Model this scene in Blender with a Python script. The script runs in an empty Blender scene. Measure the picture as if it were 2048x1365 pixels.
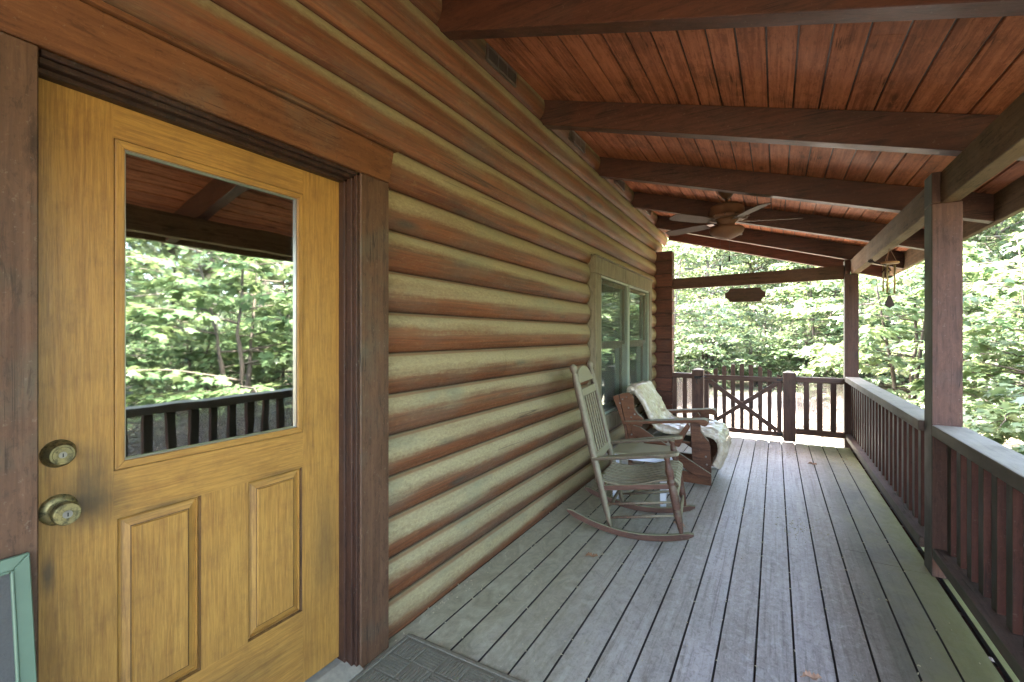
import bpy, bmesh, math, random
import numpy as np
from mathutils import Vector, Matrix, Euler
R = math.radians
PI = math.pi
random.seed(7)
rng = np.random.default_rng(11)
C = bpy.context.scene.collection
S = bpy.context.scene

# ---------------------------------------------------------------- camera, world, sun, exposure
H = 1.37
cam = bpy.data.objects.new("camera", bpy.data.cameras.new("camera"))
C.objects.link(cam)
cam.location = (0, 0, H)
cam.rotation_euler = (R(90), 0, R(29.76))
cam.data.sensor_width = 36
cam.data.lens = 920 / 2048 * 36
cam.data.shift_y = -11.1 / 2048
cam.data.clip_start = 0.02
cam.data.clip_end = 500
S.camera = cam

SUN_EL, SUN_AZ = 56.0, -78.0          # azimuth from +Y towards +X (degrees): the sun stands over the house, beyond the gate
w = bpy.data.worlds.new("World"); S.world = w; w.use_nodes = True
nt = w.node_tree
sky = nt.nodes.new("ShaderNodeTexSky"); sky.sky_type = 'NISHITA'; sky.sun_disc = False
sky.dust_density = 5.0; sky.ozone_density = .6; sky.sun_elevation = R(SUN_EL); sky.sun_rotation = R(SUN_AZ)
bg = nt.nodes["Background"]; bg.inputs[1].default_value = 0.15
nt.links.new(sky.outputs[0], bg.inputs[0])
sl = bpy.data.lights.new("sun", 'SUN'); sl.energy = 3.6; sl.angle = R(0.5); sl.color = (1.0, 0.93, 0.82)
so = bpy.data.objects.new("sun", sl); C.objects.link(so)
sd = Vector((math.sin(R(SUN_AZ)) * math.cos(R(SUN_EL)), math.cos(R(SUN_AZ)) * math.cos(R(SUN_EL)), math.sin(R(SUN_EL))))
so.rotation_euler = sd.to_track_quat('Z', 'Y').to_euler()
S.view_settings.view_transform = 'Standard'; S.view_settings.look = 'None'
S.view_settings.gamma = 1; S.view_settings.exposure = 5.15
S.view_settings.use_curve_mapping = False
S.render.engine = 'CYCLES'
S.cycles.use_denoising = True
S.cycles.max_bounces = 10; S.cycles.diffuse_bounces = 5; S.cycles.glossy_bounces = 4
S.cycles.transparent_max_bounces = 12; S.cycles.transmission_bounces = 6
S.cycles.sample_clamp_indirect = 8
S.cycles.caustics_reflective = False; S.cycles.caustics_refractive = False

# ---------------------------------------------------------------- material helpers
class NT:
    def __init__(s, name):
        s.m = bpy.data.materials.new(name); s.m.use_nodes = True
        s.t = s.m.node_tree; s.b = s.t.nodes["Principled BSDF"]
    def n(s, typ, **kw):
        nd = s.t.nodes.new(typ)
        for k, v in kw.items(): setattr(nd, k, v)
        return nd
    def l(s, a, b): s.t.links.new(a, b)
    def coord(s, kind='Object'):
        return s.n("ShaderNodeTexCoord").outputs[kind]
    def mapping(s, src, scale):
        m = s.n("ShaderNodeMapping"); m.inputs['Scale'].default_value = scale
        s.l(src, m.inputs['Vector']); return m.outputs[0]
    def noise(s, src, sc, detail=4, rough=.55, dist=0.0):
        n = s.n("ShaderNodeTexNoise"); n.inputs['Scale'].default_value = sc
        n.inputs['Detail'].default_value = detail; n.inputs['Roughness'].default_value = rough
        n.inputs['Distortion'].default_value = dist
        s.l(src, n.inputs['Vector']); return n.outputs['Fac']
    def ramp(s, fac, stops):
        r = s.n("ShaderNodeValToRGB"); e = r.color_ramp.elements
        while len(e) > 1: e.remove(e[-1])
        for i, (p, c) in enumerate(stops):
            if not hasattr(c, '__len__'): c = (c, c, c)
            if i == 0: e[0].position = p; e[0].color = (*c, 1)
            else: q = e.new(p); q.color = (*c, 1)
        s.l(fac, r.inputs[0]); return r.outputs[0]
    def mix(s, fac, a, b, mode='MIX'):
        m = s.n("ShaderNodeMix", data_type='RGBA', blend_type=mode)
        for sock, v in ((m.inputs[0], fac), (m.inputs[6], a), (m.inputs[7], b)):
            if hasattr(v, 'is_linked') or hasattr(v, 'links'): s.l(v, sock)
            elif hasattr(v, '__len__'): sock.default_value = (*v, 1)
            else: sock.default_value = v
        return m.outputs[2]
    def math(s, op, a, b=0.0, c=0.0, clamp=False):
        m = s.n("ShaderNodeMath", operation=op, use_clamp=clamp)
        for sock, v in zip(m.inputs, (a, b, c)):
            if hasattr(v, 'links'): s.l(v, sock)
            else: sock.default_value = v
        return m.outputs[0]
    def bump(s, h, strength=.3, dist=.01):
        b = s.n("ShaderNodeBump"); b.inputs['Strength'].default_value = strength
        b.inputs['Distance'].default_value = dist
        s.l(h, b.inputs['Height']); s.l(b.outputs[0], s.b.inputs['Normal'])
    def out(s, col, rough=.6, spec=.5):
        if hasattr(col, 'links'): s.l(col, s.b.inputs['Base Color'])
        else: s.b.inputs['Base Color'].default_value = (*col, 1)
        if hasattr(rough, 'links'): s.l(rough, s.b.inputs['Roughness'])
        else: s.b.inputs['Roughness'].default_value = rough
        s.b.inputs['Specular IOR Level'].default_value = spec
        return s.m

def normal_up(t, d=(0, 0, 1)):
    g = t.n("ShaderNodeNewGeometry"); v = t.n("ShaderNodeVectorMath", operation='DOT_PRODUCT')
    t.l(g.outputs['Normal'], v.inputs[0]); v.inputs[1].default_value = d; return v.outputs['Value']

def wood(name, dark, light, axis='y', dust=None, dust_amt=0.0, dust_bias=0.0, mould=(.07, .08, .065), mould_amt=.35,
         rough=.5, fine=1.0, tone=None, bump=.3, tint_dir=(0, 0, 1), spec=.3, vary=.32):
    """stained wood: grain along one axis, knots, blotches of mould, a dust tint on faces turned one chosen way"""
    t = NT(name); co = t.coord()
    lo, hi = 1.2, 38 * fine
    sc = {'x': (lo, hi, hi), 'y': (hi, lo, hi), 'z': (hi, hi, lo)}[axis]
    g = t.noise(t.mapping(co, sc), 1.0, 6, .65, .6)
    blot = t.noise(co, 3.1, 5, .6)
    speck = t.noise(co, 60, 4, .7)
    col = t.mix(t.ramp(g, [(.36, 0), (.64, 1)]), dark, light)
    isl = t.n("ShaderNodeNewGeometry").outputs['Random Per Island']
    col = t.mix(vary, col, t.mix(isl, [c * .55 for c in dark], [min(1, c * 1.35) for c in light]))
    # knots
    v = t.n("ShaderNodeTexVoronoi"); v.inputs['Scale'].default_value = 1.0
    ks = {'x': (2.0, 5.5, 5.5), 'y': (5.5, 2.0, 5.5), 'z': (5.5, 5.5, 2.0)}[axis]
    t.l(t.mapping(co, ks), v.inputs['Vector'])
    col = t.mix(t.math('MULTIPLY', t.ramp(v.outputs['Distance'], [(.05, 1), (.14, 0)]), .75), col, [c * .35 for c in dark])
    col = t.mix(t.math('MULTIPLY', t.ramp(blot, [(.52, 0), (.72, 1)]), mould_amt), col, mould)
    mid = t.noise(t.mapping(co, {'x': (8, 34, 34), 'y': (34, 8, 34), 'z': (34, 34, 8)}[axis]), 1.0, 5, .8, .5)
    col = t.mix(t.math('MULTIPLY', t.ramp(mid, [(.54, 0), (.62, 1)]), .45), col, [c * .55 for c in dark])
    col = t.mix(t.math('MULTIPLY', t.ramp(mid, [(.38, 1), (.46, 0)]), .35), col, [min(1, c * 1.35) for c in light])
    col = t.mix(t.math('MULTIPLY', t.ramp(speck, [(.58, 0), (.68, 1)]), .3), col, [c * .4 for c in dark])
    col = t.mix(t.math('MULTIPLY', t.ramp(speck, [(.30, 1), (.38, 0)]), .10), col, (.42, .38, .30))
    cr = {'x': (.7, 26, 26), 'y': (26, .7, 26), 'z': (26, 26, .7)}[axis]
    crack = t.noise(t.mapping(co, cr), 1.0, 3, .5, .25)
    col = t.mix(t.math('MULTIPLY', t.ramp(crack, [(.485, 0), (.497, 1), (.503, 1), (.515, 0)]), t.ramp(blot, [(.5, 0), (.6, .8)])), col, [c * .25 for c in dark])
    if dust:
        up = normal_up(t, tint_dir)
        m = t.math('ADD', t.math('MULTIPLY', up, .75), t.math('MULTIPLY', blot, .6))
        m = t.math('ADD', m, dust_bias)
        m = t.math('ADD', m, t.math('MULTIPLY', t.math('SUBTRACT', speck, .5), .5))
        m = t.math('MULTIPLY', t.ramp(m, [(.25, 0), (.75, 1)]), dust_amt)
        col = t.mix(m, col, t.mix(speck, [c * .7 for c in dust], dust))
    t.bump(g, bump, .004)
    return t.out(col, t.ramp(blot, [(.3, rough - .05), (.7, min(1, rough + .2))]), spec)

DUST = (.24, .215, .13)
M = {}
M['rafter'] = wood('dark_stained_rafter', (0.028, 0.01, 0.006), (0.072, 0.025, 0.014), 'x', mould=(.03, .025, .02), rough=.45)
M['beam'] = wood('stained_beam', (0.062, 0.035, 0.017), (0.135, 0.08, 0.043), 'y', mould=(.065, .058, .034), mould_amt=.5, rough=.7, spec=.2)
M['tie'] = wood('stained_tie_beam', (0.04, 0.019, 0.012), (0.085, 0.042, 0.025), 'x', mould=(.045, .045, .03), rough=.6)
M['ceiling'] = wood('red_stained_ceiling_boards', (0.19, 0.056, 0.024), (0.4, 0.135, 0.062), 'y', mould=(.075, .042, .028), mould_amt=.5, rough=.62, spec=.2, vary=.12)
M['post'] = wood('stained_post', (0.04, 0.016, 0.01), (0.078, 0.036, 0.024), 'z', (.050, .050, .036), .9, -.18, mould=(.075, .058, .052), mould_amt=.5, rough=.6, tint_dir=(-1, 0, 0))
M['postside'] = M['post']
M['rail_y'] = wood('weathered_rail', (.050, .030, .022), (.10, .066, .050), 'y', (.080, .074, .050), .8, -.18, mould=(.06, .06, .045), mould_amt=.5, rough=.65, tint_dir=(-1, 0, 0))
M['railtop'] = wood('worn_skylit_rail_top', (0.15, 0.122, 0.09), (0.3, 0.255, 0.2), 'y', (.23, .20, .155), .6, mould=(.1, .085, .06), rough=.6)  # worn top, its colour also lifted to carry the sky's light
M['baluster'] = wood('stained_baluster', (0.036, 0.01, 0.006), (0.076, 0.025, 0.015), 'z', (.040, .038, .024), .95, -.18, mould=(.05, .035, .03), rough=.6, tint_dir=(-1, 0, 0))
M['rail_x'] = wood('weathered_end_rail', (0.05, 0.024, 0.017), (0.105, 0.052, 0.035), 'x', (.19, .17, .13), .35, mould=(.07, .06, .045), rough=.6)
M['gatewood'] = wood('gate_wood', (0.05, 0.024, 0.017), (0.1, 0.05, 0.033), 'z', (.19, .17, .13), .3, mould=(.06, .055, .04), rough=.6)
M['trim'] = wood('door_trim', (0.042, 0.02, 0.01), (0.098, 0.05, 0.026), 'z', mould=(.075, .078, .052), mould_amt=.6, rough=.5)
M['trim_y'] = wood('door_head_trim', (0.055, 0.019, 0.007), (0.135, 0.052, 0.019), 'y', mould=(.10, .09, .06), mould_amt=.5, rough=.5)
M['jamb'] = wood('door_jamb', (0.018, 0.008, 0.005), (0.046, 0.02, 0.011), 'z', mould=(.04, .03, .02), rough=.45)
M['wintrim'] = wood('window_trim', (0.095, 0.075, 0.042), (0.2, 0.165, 0.095), 'z', mould=(.09, .09, .05), rough=.6)
M['corner'] = wood('corner_log_ends', (0.055, 0.018, 0.01), (0.12, 0.042, 0.022), 'x', mould=(.05, .035, .025), rough=.5)
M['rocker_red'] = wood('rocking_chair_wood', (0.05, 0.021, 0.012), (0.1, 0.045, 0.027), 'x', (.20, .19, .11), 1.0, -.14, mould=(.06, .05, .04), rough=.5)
M['rocker_slat'] = wood('rocking_chair_slats', (.055, .035, .020), (.12, .085, .050), 'x', (.28, .25, .15), 1.0, -.10, mould=(.06, .055, .03), rough=.6, tint_dir=(.75, 0, .66), bump=.05, fine=.6)  # dust, also painting front and upper faces as lit, edges as shaded
M['rocker_post'] = wood('rocking_chair_posts', (.055, .033, .022), (.12, .080, .050), 'z', (.22, .195, .12), .9, -.08, mould=(.07, .06, .04), rough=.55, tint_dir=(.9, 0, .4))  # dust tint doubles as painted light on the front of the posts
M['glider'] = wood('glider_wood', (0.06, 0.021, 0.009), (0.14, 0.054, 0.022), 'x', (.24, .23, .16), 1.0, -.2, mould=(.04, .025, .02), rough=.5)

# logs: attribute "h" runs 0..1 up each log; pollen and mildew sit on the upper half of every log
def log_material():
    t = NT('stained_log_siding'); co = t.coord()
    a = t.n("ShaderNodeAttribute", attribute_name="h").outputs['Fac']
    g = t.noise(t.mapping(co, (34, 1.1, 34)), 1, 7, .7, .8)
    streak = t.noise(t.mapping(co, (9, .35, 11)), 1, 4, .6, .4)
    blot = t.noise(t.mapping(co, (1, .45, 1)), 3.4, 5, .62)
    fuzz = t.noise(t.mapping(co, (1, .5, 1)), 90, 4, .7)
    col = t.mix(t.ramp(g, [(.34, 0), (.66, 1)]), (.052, .015, .006), (.200, .066, .022))
    isl = t.n("ShaderNodeNewGeometry").outputs['Random Per Island']
    col = t.mix(.22, col, t.mix(isl, (.05, .018, .008), (.20, .085, .036)))
    v = t.n("ShaderNodeTexVoronoi"); t.l(t.mapping(co, (6, 1.6, 7)), v.inputs['Vector']); v.inputs['Scale'].default_value = 1
    knot = t.math('MULTIPLY', t.ramp(v.outputs['Distance'], [(.06, 1), (.17, 0)]), .7)
    col = t.mix(knot, col, (.03, .022, .018))
    col = t.mix(t.math('MULTIPLY', t.ramp(blot, [(.48, 0), (.68, 1)]), .5), col, (.085, .068, .050))
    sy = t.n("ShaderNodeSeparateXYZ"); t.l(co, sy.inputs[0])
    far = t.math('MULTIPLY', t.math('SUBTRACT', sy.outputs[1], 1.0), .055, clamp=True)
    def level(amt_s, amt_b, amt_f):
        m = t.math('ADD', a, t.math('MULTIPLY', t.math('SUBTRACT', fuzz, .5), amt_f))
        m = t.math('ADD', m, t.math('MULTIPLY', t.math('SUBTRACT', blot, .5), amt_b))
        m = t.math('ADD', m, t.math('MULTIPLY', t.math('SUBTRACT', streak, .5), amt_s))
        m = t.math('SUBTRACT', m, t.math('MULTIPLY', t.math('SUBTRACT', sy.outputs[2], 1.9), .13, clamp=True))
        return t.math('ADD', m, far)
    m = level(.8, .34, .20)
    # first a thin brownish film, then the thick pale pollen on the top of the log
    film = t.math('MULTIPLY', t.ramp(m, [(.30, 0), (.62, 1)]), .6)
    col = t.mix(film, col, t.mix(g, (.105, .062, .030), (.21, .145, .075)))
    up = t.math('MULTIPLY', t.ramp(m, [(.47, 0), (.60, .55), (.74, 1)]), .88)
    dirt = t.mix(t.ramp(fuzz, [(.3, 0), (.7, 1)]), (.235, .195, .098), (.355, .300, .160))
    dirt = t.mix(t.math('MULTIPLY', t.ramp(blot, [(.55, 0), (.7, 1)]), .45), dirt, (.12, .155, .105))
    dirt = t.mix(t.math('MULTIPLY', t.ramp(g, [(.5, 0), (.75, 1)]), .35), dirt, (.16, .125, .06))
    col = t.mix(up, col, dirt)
    col = t.mix(t.math('MULTIPLY', knot, .35), col, (.05, .05, .035))
    mid = t.noise(t.mapping(co, (24, 12, 40)), 1.0, 5, .8, .4)
    col = t.mix(t.math('MULTIPLY', t.ramp(mid, [(.54, 0), (.64, 1)]), .25), col, (.10, .070, .034))
    col = t.mix(t.math('MULTIPLY', t.ramp(mid, [(.36, 1), (.45, 0)]), .12), col, (.30, .24, .12))
    crack = t.noise(t.mapping(co, (6, .16, 8)), 1.0, 2, .5, .2)
    cm = t.math('MULTIPLY', t.ramp(crack, [(.4955, 0), (.499, 1), (.501, 1), (.5045, 0)]), t.ramp(t.noise(co, .9, 2), [(.54, 0), (.60, 1)]))
    col = t.mix(t.math('MULTIPLY', cm, .8), col, (.04, .026, .013))
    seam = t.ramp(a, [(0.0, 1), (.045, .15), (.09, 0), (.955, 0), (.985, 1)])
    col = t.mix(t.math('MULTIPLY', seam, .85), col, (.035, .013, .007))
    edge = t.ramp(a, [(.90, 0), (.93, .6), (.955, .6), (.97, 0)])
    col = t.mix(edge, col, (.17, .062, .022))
    hgt = t.math('SUBTRACT', t.math('ADD', g, t.math('MULTIPLY', fuzz, .3)), t.math('MULTIPLY', cm, 2.0))
    t.bump(hgt, .5, .004)
    return t.out(col, t.ramp(fuzz, [(.3, .5), (.7, .75)]), .35)
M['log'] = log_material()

def door_mat(name, axis):
    t = NT(name); co = t.coord()
    sc = {'z': (70, 70, 3.4), 'y': (70, 3.4, 70)}[axis]
    g = t.noise(t.mapping(co, sc), 1.6, 7, .75, .3)
    g2 = t.noise(t.mapping(co, [q * .25 for q in sc]), 1.3, 4, .6, 1.2)
    blot = t.noise(co, 4.2, 6, .68)
    col = t.mix(t.ramp(g, [(.34, 0), (.62, 1)]), (.185, .083, .017), (.340, .176, .038))
    col = t.mix(t.math('MULTIPLY', t.ramp(g2, [(.4, 0), (.7, 1)]), .3), col, (.40, .22, .045))
    col = t.mix(t.math('MULTIPLY', t.ramp(blot, [(.48, 0), (.74, 1)]), .42), col, (.135, .066, .018))
    b2 = t.noise(co, 17, 5, .7)
    col = t.mix(t.math('MULTIPLY', t.ramp(b2, [(.52, 0), (.7, 1)]), .35), col, (.14, .065, .02))
    po = t.noise(t.mapping(co, {'z': (230, 230, 11), 'y': (230, 11, 230)}[axis]), 1.0, 3, .7)
    col = t.mix(t.math('MULTIPLY', t.ramp(po, [(.54, 0), (.64, 1)]), .38), col, (.14, .068, .018))
    col = t.mix(t.math('MULTIPLY', t.ramp(po, [(.34, 1), (.44, 0)]), .3), col, (.46, .27, .065))
    # grime round the locks and at the panel heads
    sep = t.n("ShaderNodeSeparateXYZ"); t.l(co, sep.inputs[0])
    def spot(y, z, ry, rz, amt):
        dy = t.math('DIVIDE', t.math('SUBTRACT', sep.outputs[1], y), ry)
        dz = t.math('DIVIDE', t.math('SUBTRACT', sep.outputs[2], z), rz)
        d = t.math('SQRT', t.math('ADD', t.math('MULTIPLY', dy, dy), t.math('MULTIPLY', dz, dz)))
        d = t.math('ADD', d, t.math('MULTIPLY', t.math('SUBTRACT', blot, .5), 1.6))
        return t.math('MULTIPLY', t.ramp(d, [(.2, 1), (1.0, 0)]), amt)
    for s in ((.50, .93, .10, .09, .8), (.415, .78, .02, .07, .8), (.66, .872, .12, .018, .6), (1.02, .872, .11, .016, .5),
              (1.22, .55, .08, .3, .45), (.50, 1.02, .05, .09, .5), (.8, .21, .4, .09, .35)):
        col = t.mix(spot(*s), col, (.045, .033, .018))
    t.bump(g, .3, .002)
    return t.out(col, .42)
M['door_z'] = door_mat('golden_door_grain', 'z')
M['door_y'] = door_mat('golden_door_cross_grain', 'y')
M['groove_dark'] = wood('shade_and_glaze_in_panel_grooves', (.06, .028, .010), (.15, .075, .020), 'z', mould=(.05, .035, .02), rough=.5)  # groove shade put into the colour along with dark glaze

def deck_mat():
    t = NT('worn_painted_deck_boards'); co = t.coord()
    g = t.noise(t.mapping(co, (40, 1.3, 40)), 1, 7, .75, .6)
    blot = t.noise(t.mapping(co, (1, .6, 1)), 2.2, 6, .65)
    wear = t.noise(t.mapping(co, (1.6, 1, 1)), 6.5, 6, .75, 1.6)
    fine = t.noise(t.mapping(co, (1, .6, 1)), 110, 4, .7)
    col = t.mix(t.ramp(blot, [(.32, 0), (.68, 1)]), (.245, .212, .184), (.425, .38, .345))
    isl = t.n("ShaderNodeNewGeometry").outputs['Random Per Island']
    col = t.mix(.35, col, t.mix(isl, (.15, .13, .12), (.40, .385, .385)))
    col = t.mix(t.math('MULTIPLY', t.ramp(wear, [(.52, 0), (.64, 1)]), .45), col, (.42, .405, .40))
    col = t.mix(t.math('MULTIPLY', t.ramp(wear, [(.33, 1), (.45, 0)]), .45), col, (.13, .115, .105))
    col = t.mix(t.math('MULTIPLY', t.ramp(g, [(.52, 0), (.62, 1)]), .6), col, (.13, .11, .095))
    col = t.mix(t.math('MULTIPLY', t.ramp(g, [(.36, 1), (.46, 0)]), .35), col, (.50, .47, .44))
    col = t.mix(t.math('MULTIPLY', t.ramp(fine, [(.55, 0), (.66, 1)]), .35), col, (.42, .41, .38))
    col = t.mix(t.math('MULTIPLY', t.ramp(fine, [(.34, 1), (.44, 0)]), .35), col, (.11, .10, .09))
    mid = t.noise(t.mapping(co, (1, .7, 1)), 34, 5, .8, .8)
    col = t.mix(t.math('MULTIPLY', t.ramp(mid, [(.54, 0), (.62, 1)]), .5), col, (.12, .10, .085))
    col = t.mix(t.math('MULTIPLY', t.ramp(mid, [(.38, 1), (.46, 0)]), .42), col, (.50, .47, .43))
    s = t.n("ShaderNodeSeparateXYZ"); t.l(co, s.inputs[0])
    x = t.math('ADD', s.outputs[0], t.math('MULTIPLY', t.math('SUBTRACT', blot, .5), .7))
    # pollen film near the wall, the railing's shade painted in with algae beside it
    wl = t.math('MULTIPLY', t.ramp(t.math('MULTIPLY_ADD', x, .5, .75), [(.14, 1), (.62, 0)]), .85)
    col = t.mix(wl, col, t.mix(t.ramp(wear, [(.35, 0), (.65, 1)]), (.19, .175, .095), (.37, .345, .215)))
    al = t.math('MULTIPLY', t.ramp(s.outputs[0], [(.34, 0), (.47, 1)]), .7)
    col = t.mix(al, col, t.mix(t.ramp(blot, [(.35, 0), (.65, 1)]), (.060, .060, .036), (.125, .13, .078)))
    al2 = t.math('MULTIPLY', t.ramp(x, [(.50, 0), (.72, 1)]), .75)
    col = t.mix(al2, col, t.mix(mid, (.13, .125, .045), (.25, .245, .095)))
    t.bump(t.math('ADD', g, t.math('ADD', mid, wear)), .45, .004)
    return t.out(col, t.ramp(wear, [(.35, .40), (.65, .62)]), .5)
M['deck'] = deck_mat()

def plain(name, col, rough=.5, metal=0.0, noise_amt=.25, sc=20, bump=0.0):
    t = NT(name); co = t.coord(); n = t.noise(co, sc, 5, .65)
    c = t.mix(t.math('MULTIPLY', n, 1.0), [q * (1 - noise_amt) for q in col], [min(1, q * (1 + noise_amt)) for q in col])
    t.b.inputs['Metallic'].default_value = metal
    if bump: t.bump(n, bump, .004)
    return t.out(c, rough)
M['dark'] = plain('dark_interior', (.016, .012, .010), .9)
M['roofing'] = plain('roof_sheathing', (.06, .05, .045), .9)
M['green'] = plain('pale_green_aluminium', (.072, .112, .070), .45, .0, .2, 14)
M['winframe'] = plain('pale_green_window_frame', (.26, .30, .22), .5, 0, .2, 12)
M['screenmesh'] = plain('grey_screen_mesh', (.045, .043, .038), .8, 0, .5, 240, .2)
M['white'] = plain('white_plastic', (.60, .61, .64), .4, 0, .08)
M['tabletop'] = plain('dusty_table_top', (.24, .225, .13), .6, 0, .2, 9)
M['fan'] = plain('tan_fan_finish', (.12, .050, .023), .75, 0, .2, 30)
M['blade'] = plain('dark_fan_blade', (.050, .023, .012), .8, 0, .3, 12)
M['fandark'] = plain('brown_fan_metal', (.11, .05, .026), .4, .3)
M['black'] = plain('black_metal', (.02, .02, .02), .4, .5)
M['screw'] = plain('steel_bolt', (.35, .33, .30), .35, .9)
M['rubber'] = plain('grey_rubber_mat', (.135, .120, .080), .9, 0, .45, 60, .3)
M['brasstube'] = plain('brass_chime_tube', (.26, .18, .07), .45, .8, .2, 10)
M['tanwood'] = plain('tan_chime_disc', (.26, .13, .055), .7)
M['darkwood'] = plain('dark_chime_wood', (.022, .010, .007), .9)
M['twine'] = plain('brown_twine', (.22, .12, .07), .8)
M['threshold'] = plain('worn_grey_threshold', (.22, .20, .15), .6, 0, .45, 35, .4)
M['sill'] = plain('green_sill_board', (.28, .31, .15), .6, 0, .3, 16)
M['oakleaf'] = plain('dry_brown_leaf', (.28, .15, .075), .7, 0, .5, 40)
M['leafpink'] = plain('dry_pale_leaf', (.40, .24, .15), .7, 0, .4, 40)
M['crumb'] = plain('pale_debris', (.45, .40, .26), .8)
M['bark'] = plain('grey_bark', (.13, .11, .09), .9, 0, .6, 26, .6)
M['barkdark'] = plain('dark_bark', (.065, .052, .042), .9, 0, .5, 30, .6)
M['concrete'] = plain('pale_concrete', (.52, .50, .46), .85, 0, .25, 9, .2)

def brass():
    t = NT('tarnished_brass'); co = t.coord(); n = t.noise(co, 55, 5, .7); n2 = t.noise(co, 14, 3, .6)
    col = t.mix(t.ramp(n2, [(.35, 0), (.65, 1)]), (.34, .27, .11), (.20, .17, .08))
    pit = t.ramp(n, [(.46, 0), (.60, 1)])
    col = t.mix(t.math('MULTIPLY', pit, .8), col, (.06, .055, .03))
    t.b.inputs['Metallic'].default_value = .75
    t.bump(n, .3, .002)
    return t.out(col, t.ramp(n, [(.35, .4), (.65, .7)]))
M['brass'] = brass()

def glass_mat(name, refl, tint):
    t = NT(name); t.t.nodes.remove(t.b)
    o = t.t.nodes['Material Output']
    gl = t.n("ShaderNodeBsdfGlossy"); gl.inputs['Roughness'].default_value = .022
    gl.inputs['Color'].default_value = (*refl[1], 1)
    co = t.coord(); n = t.noise(co, 3.2, 2, .5); b = t.n("ShaderNodeBump"); b.inputs['Strength'].default_value = refl[2]; b.inputs['Distance'].default_value = .01
    t.l(n, b.inputs['Height']); t.l(b.outputs[0], gl.inputs['Normal'])
    tr = t.n("ShaderNodeBsdfTransparent"); tr.inputs[0].default_value = (*tint, 1)
    fr = t.n("ShaderNodeFresnel"); fr.inputs[0].default_value = 1.5
    f = t.math('MULTIPLY_ADD', fr.outputs[0], .8, refl[0], clamp=True)
    mx = t.n("ShaderNodeMixShader"); t.l(f, mx.inputs[0]); t.l(tr.outputs[0], mx.inputs[1]); t.l(gl.outputs[0], mx.inputs[2])
    t.l(mx.outputs[0], o.inputs[0]); return t.m
M['glass'] = glass_mat('coated_door_glass', (.50, (.95, 1, .97), .07), (.35, .36, .35))
M['winglass'] = glass_mat('window_glass', (.34, (.9, 1, .92), .06), (.6, .62, .6))

def insect_screen():
    t = NT('insect_screen'); t.t.nodes.remove(t.b); o = t.t.nodes['Material Output']
    df = t.n("ShaderNodeBsdfDiffuse"); df.inputs[0].default_value = (.16, .175, .135, 1)
    tr = t.n("ShaderNodeBsdfTransparent")
    mx = t.n("ShaderNodeMixShader"); mx.inputs[0].default_value = .24
    t.l(tr.outputs[0], mx.inputs[1]); t.l(df.outputs[0], mx.inputs[2]); t.l(mx.outputs[0], o.inputs[0]); return t.m
M['insect'] = insect_screen()

def plastic_cover():
    t = NT('clear_plastic_over_cushion'); co = t.coord()
    n = t.noise(co, 9, 5, .7, 1.5); n2 = t.noise(t.mapping(co, (1, 2.5, 1)), 7, 6, .7, 2.0)
    col = t.mix(t.ramp(n, [(.3, 0), (.7, 1)]), (.34, .27, .17), (.56, .48, .36))
    col = t.mix(t.math('MULTIPLY', t.ramp(n2, [(.56, 0), (.66, 1)]), .4), col, (.26, .15, .09))
    col = t.mix(t.math('MULTIPLY', t.ramp(n, [(.45, 0), (.75, 1)]), .2), col, (.50, .50, .52))
    t.bump(n2, .5, .012)
    t.b.inputs['Coat Weight'].default_value = .6; t.b.inputs['Coat Roughness'].default_value = .15
    return t.out(col, .35)
M['plastic'] = plastic_cover()

def leaf_mat(name, c1, c2, yellow, yamt=.3, trans=.45):
    t = NT(name); t.t.nodes.remove(t.b); o = t.t.nodes['Material Output']
    isl = t.n("ShaderNodeNewGeometry").outputs['Random Per Island']
    pn = t.noise(t.coord(), .9, 3, .6)
    col = t.mix(isl, c1, c2)
    col = t.mix(t.math('MULTIPLY', t.ramp(pn, [(.42, 1), (.52, 0)]), .4), col, [c * .75 for c in c1])
    col = t.mix(t.math('MULTIPLY', t.ramp(pn, [(.52, 0), (.66, 1)]), .4), col, [min(1, c * 1.25) for c in c2])
    r2 = t.math('FRACT', t.math('MULTIPLY', isl, 37.7))
    col = t.mix(t.math('MULTIPLY', t.ramp(r2, [(.72, 0), (.9, 1)]), yamt), col, yellow)
    df = t.n("ShaderNodeBsdfPrincipled"); t.l(col, df.inputs['Base Color']); df.inputs['Roughness'].default_value = .42
    tr = t.n("ShaderNodeBsdfTranslucent"); t.l(t.mix(.5, col, yellow, 'MIX'), tr.inputs[0])
    mx = t.n("ShaderNodeMixShader"); mx.inputs[0].default_value = trans
    t.l(df.outputs[0], mx.inputs[1]); t.l(tr.outputs[0], mx.inputs[2]); t.l(mx.outputs[0], o.inputs[0]); return t.m
M['leafA'] = leaf_mat('maple_leaf', (.055, .110, .045), (.115, .165, .080), (.17, .20, .08))
M['leafB'] = leaf_mat('canopy_leaf', (.062, .112, .048), (.130, .168, .082), (.18, .21, .09), .5)
M['leafC'] = leaf_mat('shrub_leaf', (.050, .100, .042), (.105, .150, .072), (.15, .18, .08))

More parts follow.
